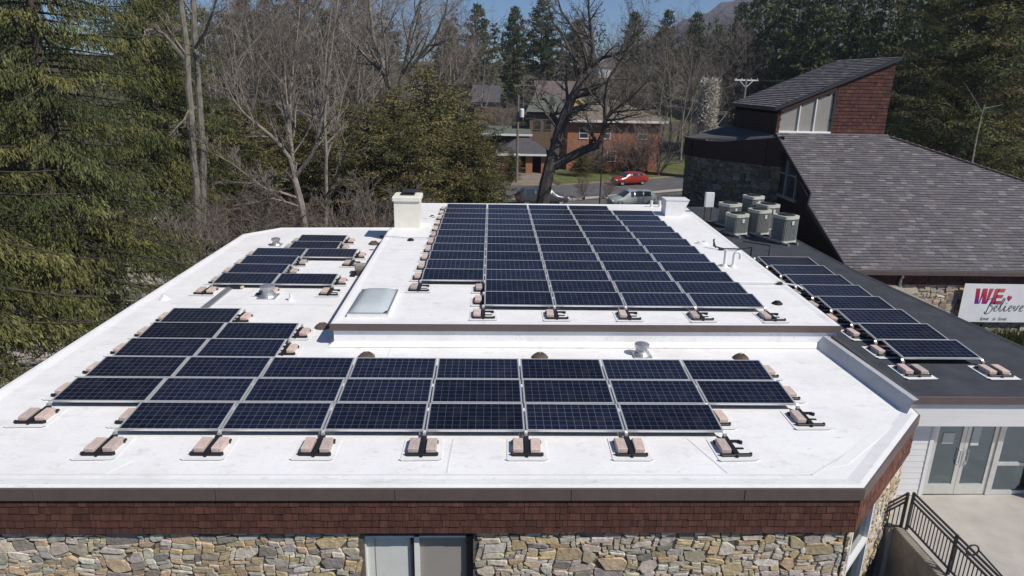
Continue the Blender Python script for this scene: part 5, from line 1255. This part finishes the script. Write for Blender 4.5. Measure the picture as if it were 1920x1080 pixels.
hem = [(425, 52, 9.5), (470, 56, 9), (585, 57, 8.5), (640, 55, 9.5), (690, 50, 9.5), (735, 56, 10.5), (800, 52, 12.2), (850, 56, 10.8), (890, 51, 8.2), (918, 53, 5.6), (765, 47, 9), (500, 66, 11), (545, 62, 10)]
for k, (px, Y, H) in enumerate(sorted(hem)):
    a = D(px, 200, Y); plant('hemlock_tree', f'bushy olive hemlock behind the back roof edge, {ordn(k)} from the left', 'hemlock', hm[k % 2], a.x, Y, s=(H/12*rt_.uniform(1.1, 1.35), H/12*rt_.uniform(1.1, 1.35), H/12), rz=rt_.uniform(0, 6), group='olive hemlocks behind the roof')
for k, (px, Y, s) in enumerate([(345, 36, 1.0), (385, 40, 1.1), (420, 37, 1.0), (455, 42, 1.1), (500, 39, 1.0), (530, 42, 1.1), (640, 41, 1.0), (680, 38, .95), (705, 42, 1.1)]):
    a = D(px, 400, Y); plant('bare_shrub', f'tangled brown leafless shrub behind the left roof, {ordn(k)} from the left', 'shrub', bu[k % 2], a.x, Y, s=s, rz=rt_.uniform(0, 6), group='leafless shrubs behind the left roof')
for px, Y, s, v, lab in [(1185, 86, 1.5, 1, 'large reddish leafless bush before the brick house'), (1238, 86, 1.5, 0, 'large brown leafless bush at the right end of the brick house'), (1150, 87, 1.1, 1, 'smaller reddish bush left of the big reddish one'), (1100, 67, .55, 1, 'low reddish shrub left of the silver estate car'), (1140, 68, .5, 1, 'low reddish shrub behind the silver estate car'), (938, 118, 1.9, 1, 'reddish bush below the blue grey roof'), (955, 112, 1.5, 0, 'brown bush right of the reddish one by the blue grey roof'), (1092, 85, .9, 0, 'brown bush by the lawn behind the lamp post'), (1215, 88, 1.2, 1, 'bush between the two large ones by the brick wall')]:
    a = D(px, 300, Y); plant('leafless_bush', lab, 'bush', bu[v], a.x, Y, s=s*1.05, rz=rt_.uniform(0, 6))
for px, Y, s, lab in [(1092, 84, .32, 'dark evergreen bush below the oak limb'), (960, 80, .3, 'small evergreen beside the driveway'), (1120, 88, .35, 'evergreen shrub against the brick house')]:
    a = D(px, 300, Y); plant('evergreen_bush', lab, 'bush', hm[0], a.x, Y, s=(s*1.2, s*1.2, s), rz=1)
# trees with their own limbs
def limbed(name, label, cat, Y, limbs, spec, seed, tm, wm, cut=1):
    r = random.Random(seed); lv = [MB(), MB()]; o = D(limbs[0][0][0][0], limbs[0][0][0][1], Y); o = Vector((o.x, Y, gz(o.x, Y)))
    for pp, r0, r1, sp in limbs:
        y = Y+sp[0]; pts = []
        for k, (px, py) in enumerate(pp):
            yy = Y+sp[0]+(sp[1]-sp[0])*k/(len(pp)-1); pts.append(D(px, py, yy)-o)
        if pp is limbs[0][0]: pts = [Vector((pts[0].x-.1, 0, 0))]+pts
        q = []
        for a, b in zip(pts[:-1], pts[1:]): q += [a, a.lerp(b, .5)+rvec(r)*(.02*(b-a).length)]
        q.append(pts[-1]); grow(lv, q, r0, r1, 0, r, spec if len(sp) < 3 else sp[2], cut)
    t = thing(name, label, cat, tuple(o)); link('trunk', lv[0].mesh('trunk', tm), t); link('crown', lv[1].mesh('crown', wm), t); return t
OK_ = [(11, .46, 50, .2), (7, .5, 44, .15), (5, .5, 42, .15), (2, .55, 38, .2)]
NO = [(2, .3, 40, .6), (3, .5, 40, .2), (3, .5, 40, .2)]
limbed('oak_tree', 'big dark leafless oak with a leaning trunk behind the raised roof', 'oak', 50, [
    ([(1016, 385), (1023, 345), (1031, 312), (1038, 284)], .52, .42, (0, 0, NO)),
    ([(1038, 290), (1047, 252), (1058, 218), (1072, 185), (1089, 152), (1106, 127)], .42, .26, (0, .5, OK_)),
    ([(1106, 127), (1098, 95), (1088, 70), (1070, 45), (1052, 20), (1040, -20)], .17, .05, (.5, 2)),
    ([(1106, 127), (1112, 90), (1108, 55), (1104, 20), (1102, -30)], .17, .05, (.5, -1)),
    ([(1106, 127), (1130, 108), (1155, 102), (1175, 95), (1190, 60), (1195, 20)], .16, .03, (.5, -2)),
    ([(1089, 152), (1080, 120), (1068, 95), (1055, 65), (1035, 40), (1025, 5)], .15, .03, (.3, 2.5)),
    ([(1040, 312), (1062, 298), (1087, 285), (1106, 277), (1121, 272)], .36, .27, (0, -1, NO)),
    ([(1121, 272), (1131, 250), (1135, 222), (1134, 190), (1140, 150), (1165, 110), (1190, 85)], .22, .05, (-1, -2.5)),
    ([(1121, 272), (1112, 255), (1105, 235), (1098, 215)], .14, .04, (-1, -2)),
    ([(1134, 225), (1160, 200), (1185, 180), (1215, 150)], .13, .03, (-1.5, -3)),
    ([(1150, 210), (1180, 207), (1215, 205), (1250, 195)], .09, .02, (-1.5, -3.5)),
    ([(1050, 250), (1025, 215), (1010, 190), (1002, 160)], .10, .03, (0, 1)),
    ([(1133, 230), (1142, 212), (1155, 192), (1160, 170)], .10, .03, (-1.2, .5))], OK_, 60, 'bark_dark', 'bark_dark')
V_ = [(9, .40, 42, .2), (6, .5, 40, .2), (5, .5, 38, .15), (2, .5, 38, .2)]
limbed('spreading_tree', 'pale leafless tree with limbs spreading like a fan left of centre', 'bare tree', 57, [
    ([(738, 330), (738, 270), (736, 205)], .38, .30, (0, 0, NO)),
    ([(736, 205), (728, 160), (715, 110), (700, 70), (694, 20), (692, -30)], .24, .08, (0, 1)),
    ([(740, 200), (752, 150), (765, 95), (772, 50), (790, 0), (800, -30)], .22, .06, (0, -1)),
    ([(738, 195), (720, 140), (690, 110), (660, 80), (638, 55), (628, 20)], .17, .04, (0, 2)),
    ([(752, 150), (775, 120), (800, 90), (820, 60), (835, 25), (840, -5)], .17, .04, (0, -2)),
    ([(790, 108), (820, 80), (850, 72), (885, 76)], .10, .025, (-1, -2.5)),
    ([(745, 180), (760, 130), (780, 100), (785, 55), (778, 20)], .12, .03, (0, 1.5)),
    ([(735, 190), (726, 140), (722, 80), (715, 30), (720, -20)], .14, .04, (0, -2))], V_, 61, 'bark_pale', 'bark')
limbed('twin_trunk_tree', 'tall tree with twin pale trunks beside the left spruces', 'bare tree', 38, [
    ([(372, 430), (368, 340), (360, 240), (353, 160), (350, 90), (342, 30), (335, -40)], .21, .14, (0, 0, NO)),
    ([(381, 430), (381, 330), (377, 240), (371, 150), (365, 70), (362, 0), (360, -50)], .20, .13, (.6, 1.2, NO)),
    ([(345, 110), (325, 85), (305, 62), (285, 55), (270, 58)], .13, .05, (0, -2)),
    ([(366, 90), (385, 60), (400, 20), (410, -20)], .09, .03, (.6, -1)),
    ([(358, 200), (345, 225), (325, 245)], .07, .03, (0, -1))], V_, 62, 'bark_pale', 'bark')
limbed('forked_tree', 'leafless forked tree rising close behind the left roof edge', 'bare tree', 39, [
    ([(571, 425), (565, 385), (556, 350), (550, 325)], .23, .17, (0, 0, NO)),
    ([(550, 325), (542, 295), (525, 272), (505, 252), (480, 232), (460, 215), (440, 190), (425, 160)], .14, .03, (0, -2)),
    ([(550, 325), (548, 285), (540, 240), (545, 180), (550, 110), (560, 40), (562, -10)], .12, .03, (0, 1)),
    ([(555, 330), (575, 305), (592, 275), (602, 230), (606, 170), (612, 90), (622, 10)], .13, .03, (0, -1)),
    ([(560, 372), (530, 362), (500, 355), (470, 335), (440, 310), (405, 290)], .09, .02, (0, -2)),
    ([(566, 390), (540, 380), (510, 372), (480, 380), (440, 385)], .07, .02, (0, -1.5)),
    ([(545, 340), (520, 330), (498, 335), (470, 345)], .05, .015, (0, 1))], V_, 63, 'bark', 'twig')
limbed('slender_tree', 'slender straight leafless tree right of the forked one', 'bare tree', 41, [
    ([(611, 425), (612, 360), (612, 290), (609, 220), (613, 150), (622, 90), (630, 30), (634, -10)], .13, .04, (0, 0)),
    ([(612, 365), (630, 350), (655, 338)], .06, .02, (0, -1)),
    ([(611, 270), (630, 252), (645, 235)], .05, .02, (0, 1)),
    ([(612, 300), (600, 265), (588, 230), (580, 190), (575, 140)], .06, .02, (0, 1.5))], V_, 64, 'bark', 'twig')
def snag():
    a = D(1322, 250, 84); t = thing('pale_snag', 'pale ragged dead trunk clad in dry vines right of the brick house', 'dead tree', (a.x, 84, GZ))
    r = random.Random(3); m = MB(); lv = Leaves(); H = D(1322, 148, 84).z-GZ
    m.tube([(0, 0, 0), (.1, 0, H*.4), (-.1, .1, H*.8), (.15, 0, H)], [1.25, 1.1, .95, .35], 9)
    for k in range(60):
        z = H*r.uniform(.15, 1.02); az = r.uniform(0, 6.28); p = Vector((.5*math.cos(az), .5*math.sin(az), z))
        m.tube(branch_path(r, p, Vector((math.cos(az)*.8, math.sin(az)*.8, 1)), r.uniform(.5, 1.4), 3, .3, .1), [.05, .04, .03, .012], 4, cap=False)
    for k in range(4200):
        z = H*r.uniform(.12, 1.0); az = r.uniform(0, 6.28); rr = r.uniform(.9, 1.6)*(1-.3*z/H)
        d = (UPV*r.uniform(.1, 1)+rvec(r)*.9).normalized()*.42; w_ = d.cross(rvec(r)).normalized()*.05; c_ = r.uniform(.30, .72)
        lv.add(Vector((rr*math.cos(az), rr*math.sin(az), z)), d, w_, (c_, c_*.93, c_*.8))
    link('trunk', m.mesh('trunk', 'bark_pale'), t); link('vines', lv.mesh('vines'), t)
snag()
big = conifer(70, 27, 6.5, 4.0, 170, 'hemlock', HEML+DARKG, .30, .042, 4.2, rtr=.45, lean=(4.2, 0))
a = D(1762, 300, 47); plant('leaning_pine', 'large pine with a dark leaning trunk behind the church roof', 'pine', big, a.x, 47)
for px, Y, s, rz, lab in [(1905, 46, .95, 2, 'olive pine filling the top right corner'), (1860, 58, 1.0, 4, 'olive pine between the leaning pine and the corner')]:
    a = D(px, 300, Y); plant('olive_pine', lab, 'pine', sp2 if False else big, a.x-2, Y, s=s, rz=rz)
for k, (px, Y, H) in enumerate([(1720, 56, 9), (1765, 60, 9), (1815, 54, 8), (1860, 52, 8), (1900, 50, 8), (1690, 62, 10), (1940, 48, 8)]):
    a = D(px, 300, Y); plant('hemlock_tree', f'young olive hemlock behind the church roof, {ordn(k)} from the left', 'hemlock', hm[k % 2], a.x, Y, s=H/12, rz=k*1.3, group='young hemlocks behind the church')
limbed('pale_sapling', 'thin pale dead sapling leaning behind the church roof', 'sapling', 42, [([(1824, 300), (1832, 255), (1841, 215), (1847, 195)], .05, .03, (0, 0, [(1, .3, 40, .5)])), ([(1847, 203), (1862, 200), (1880, 196)], .03, .012, (0, 0, [(1, .3, 40, .5)]))], V_, 66, 'bark_pale', 'bark_pale')
# planting by the church wall
def grass_clump():
    lv = Leaves(); r = random.Random(8)
    for k in range(700):
        x, y = r.gauss(0, .5), r.gauss(0, .22); d = Vector((r.uniform(-.5, .5), r.uniform(-.5, .5), 1)).normalized()*r.uniform(.3, .7); w_ = d.cross(rvec(r)).normalized()*.012; c_ = r.uniform(.6, 1.3)
        lv.add(Vector((x, y, 0)), d, w_, (.075*c_, .09*c_, .03*c_))
    return lv.mesh('grass_clump')
gcm = grass_clump()
for k, (px, py) in enumerate([(1890, 628), (1925, 640), (1960, 640)]):
    p = D(px, py, 25.6-.3*k); o = link('grass_clump', gcm, None, (p.x, p.y, -3.5)); o.scale = (1.3, 1.3, 1.5); tag(o, ['tufted green grass clump left of the bed by the church wall', 'tufted green grass clump in the middle of the church bed', 'tufted green grass clump at the right of the church bed'][k], 'grass', 'grass clumps by the church wall')

# the far wood that closes the view
def far_wood():
    lv = Leaves(); r = random.Random(91); m = MB()
    for k in range(620):
        y = r.uniform(165, 420); x = r.uniform(-.95, .95)*y; z = gz(x, y); z = min(z, 13+y*.003)
        if 35 < x < 130 and y < 185: continue
        H = r.uniform(11, 19); ev = r.random() < .45; c = (.04, .055, .026) if ev else r.choice([(.12, .095, .08), (.14, .105, .085), (.11, .085, .075)])
        m.tube([(x, y, z), (x, y, z+H*.8)], [.22, .06], 4, cap=False)
        for q in range(70):
            t = r.random(); rr = (H*.20*(1.05-t)+.3 if ev else H*.26*math.sin(math.pi*min(1, .25+.75*t)))*r.uniform(.2, 1); az = r.uniform(0, 6.28)
            d = (rvec(r)+(UPV*(.2 if ev else .9))).normalized()*r.uniform(1.0, 2.2); w_ = d.cross(rvec(r)).normalized()*(r.uniform(.3, .6) if ev else r.uniform(.05, .14)); k_ = r.uniform(.6, 1.35)
            lv.add(Vector((x+rr*math.cos(az), y+rr*math.sin(az), z+H*(.12+.88*t))), d, w_, tuple(v*k_ for v in c))
    tag(link('far_wood', lv.mesh('far_wood')), 'far wood of brown and dark green trees closing the view', 'wood', kind='stuff')
far_wood()

def haze():
    m = bpy.data.materials.new('haze'); m.use_nodes = True; N = m.node_tree.nodes; N.remove(N['Principled BSDF'])
    v = N.new('ShaderNodeVolumePrincipled'); v.inputs['Color'].default_value = (.80, .88, 1, 1); v.inputs['Density'].default_value = HAZE; v.inputs['Anisotropy'].default_value = .2
    m.node_tree.links.new(v.outputs[0], N['Material Output'].inputs['Volume'])
    b = MB(); b.box(-1500, 1500, -80, 1450, GZ-1, 240)
    MT['haze'] = m; tag(b.build('haze', 'haze'), 'thin pale air haze over the distance', 'haze', kind='stuff')
HAZE = 0.00026
haze()
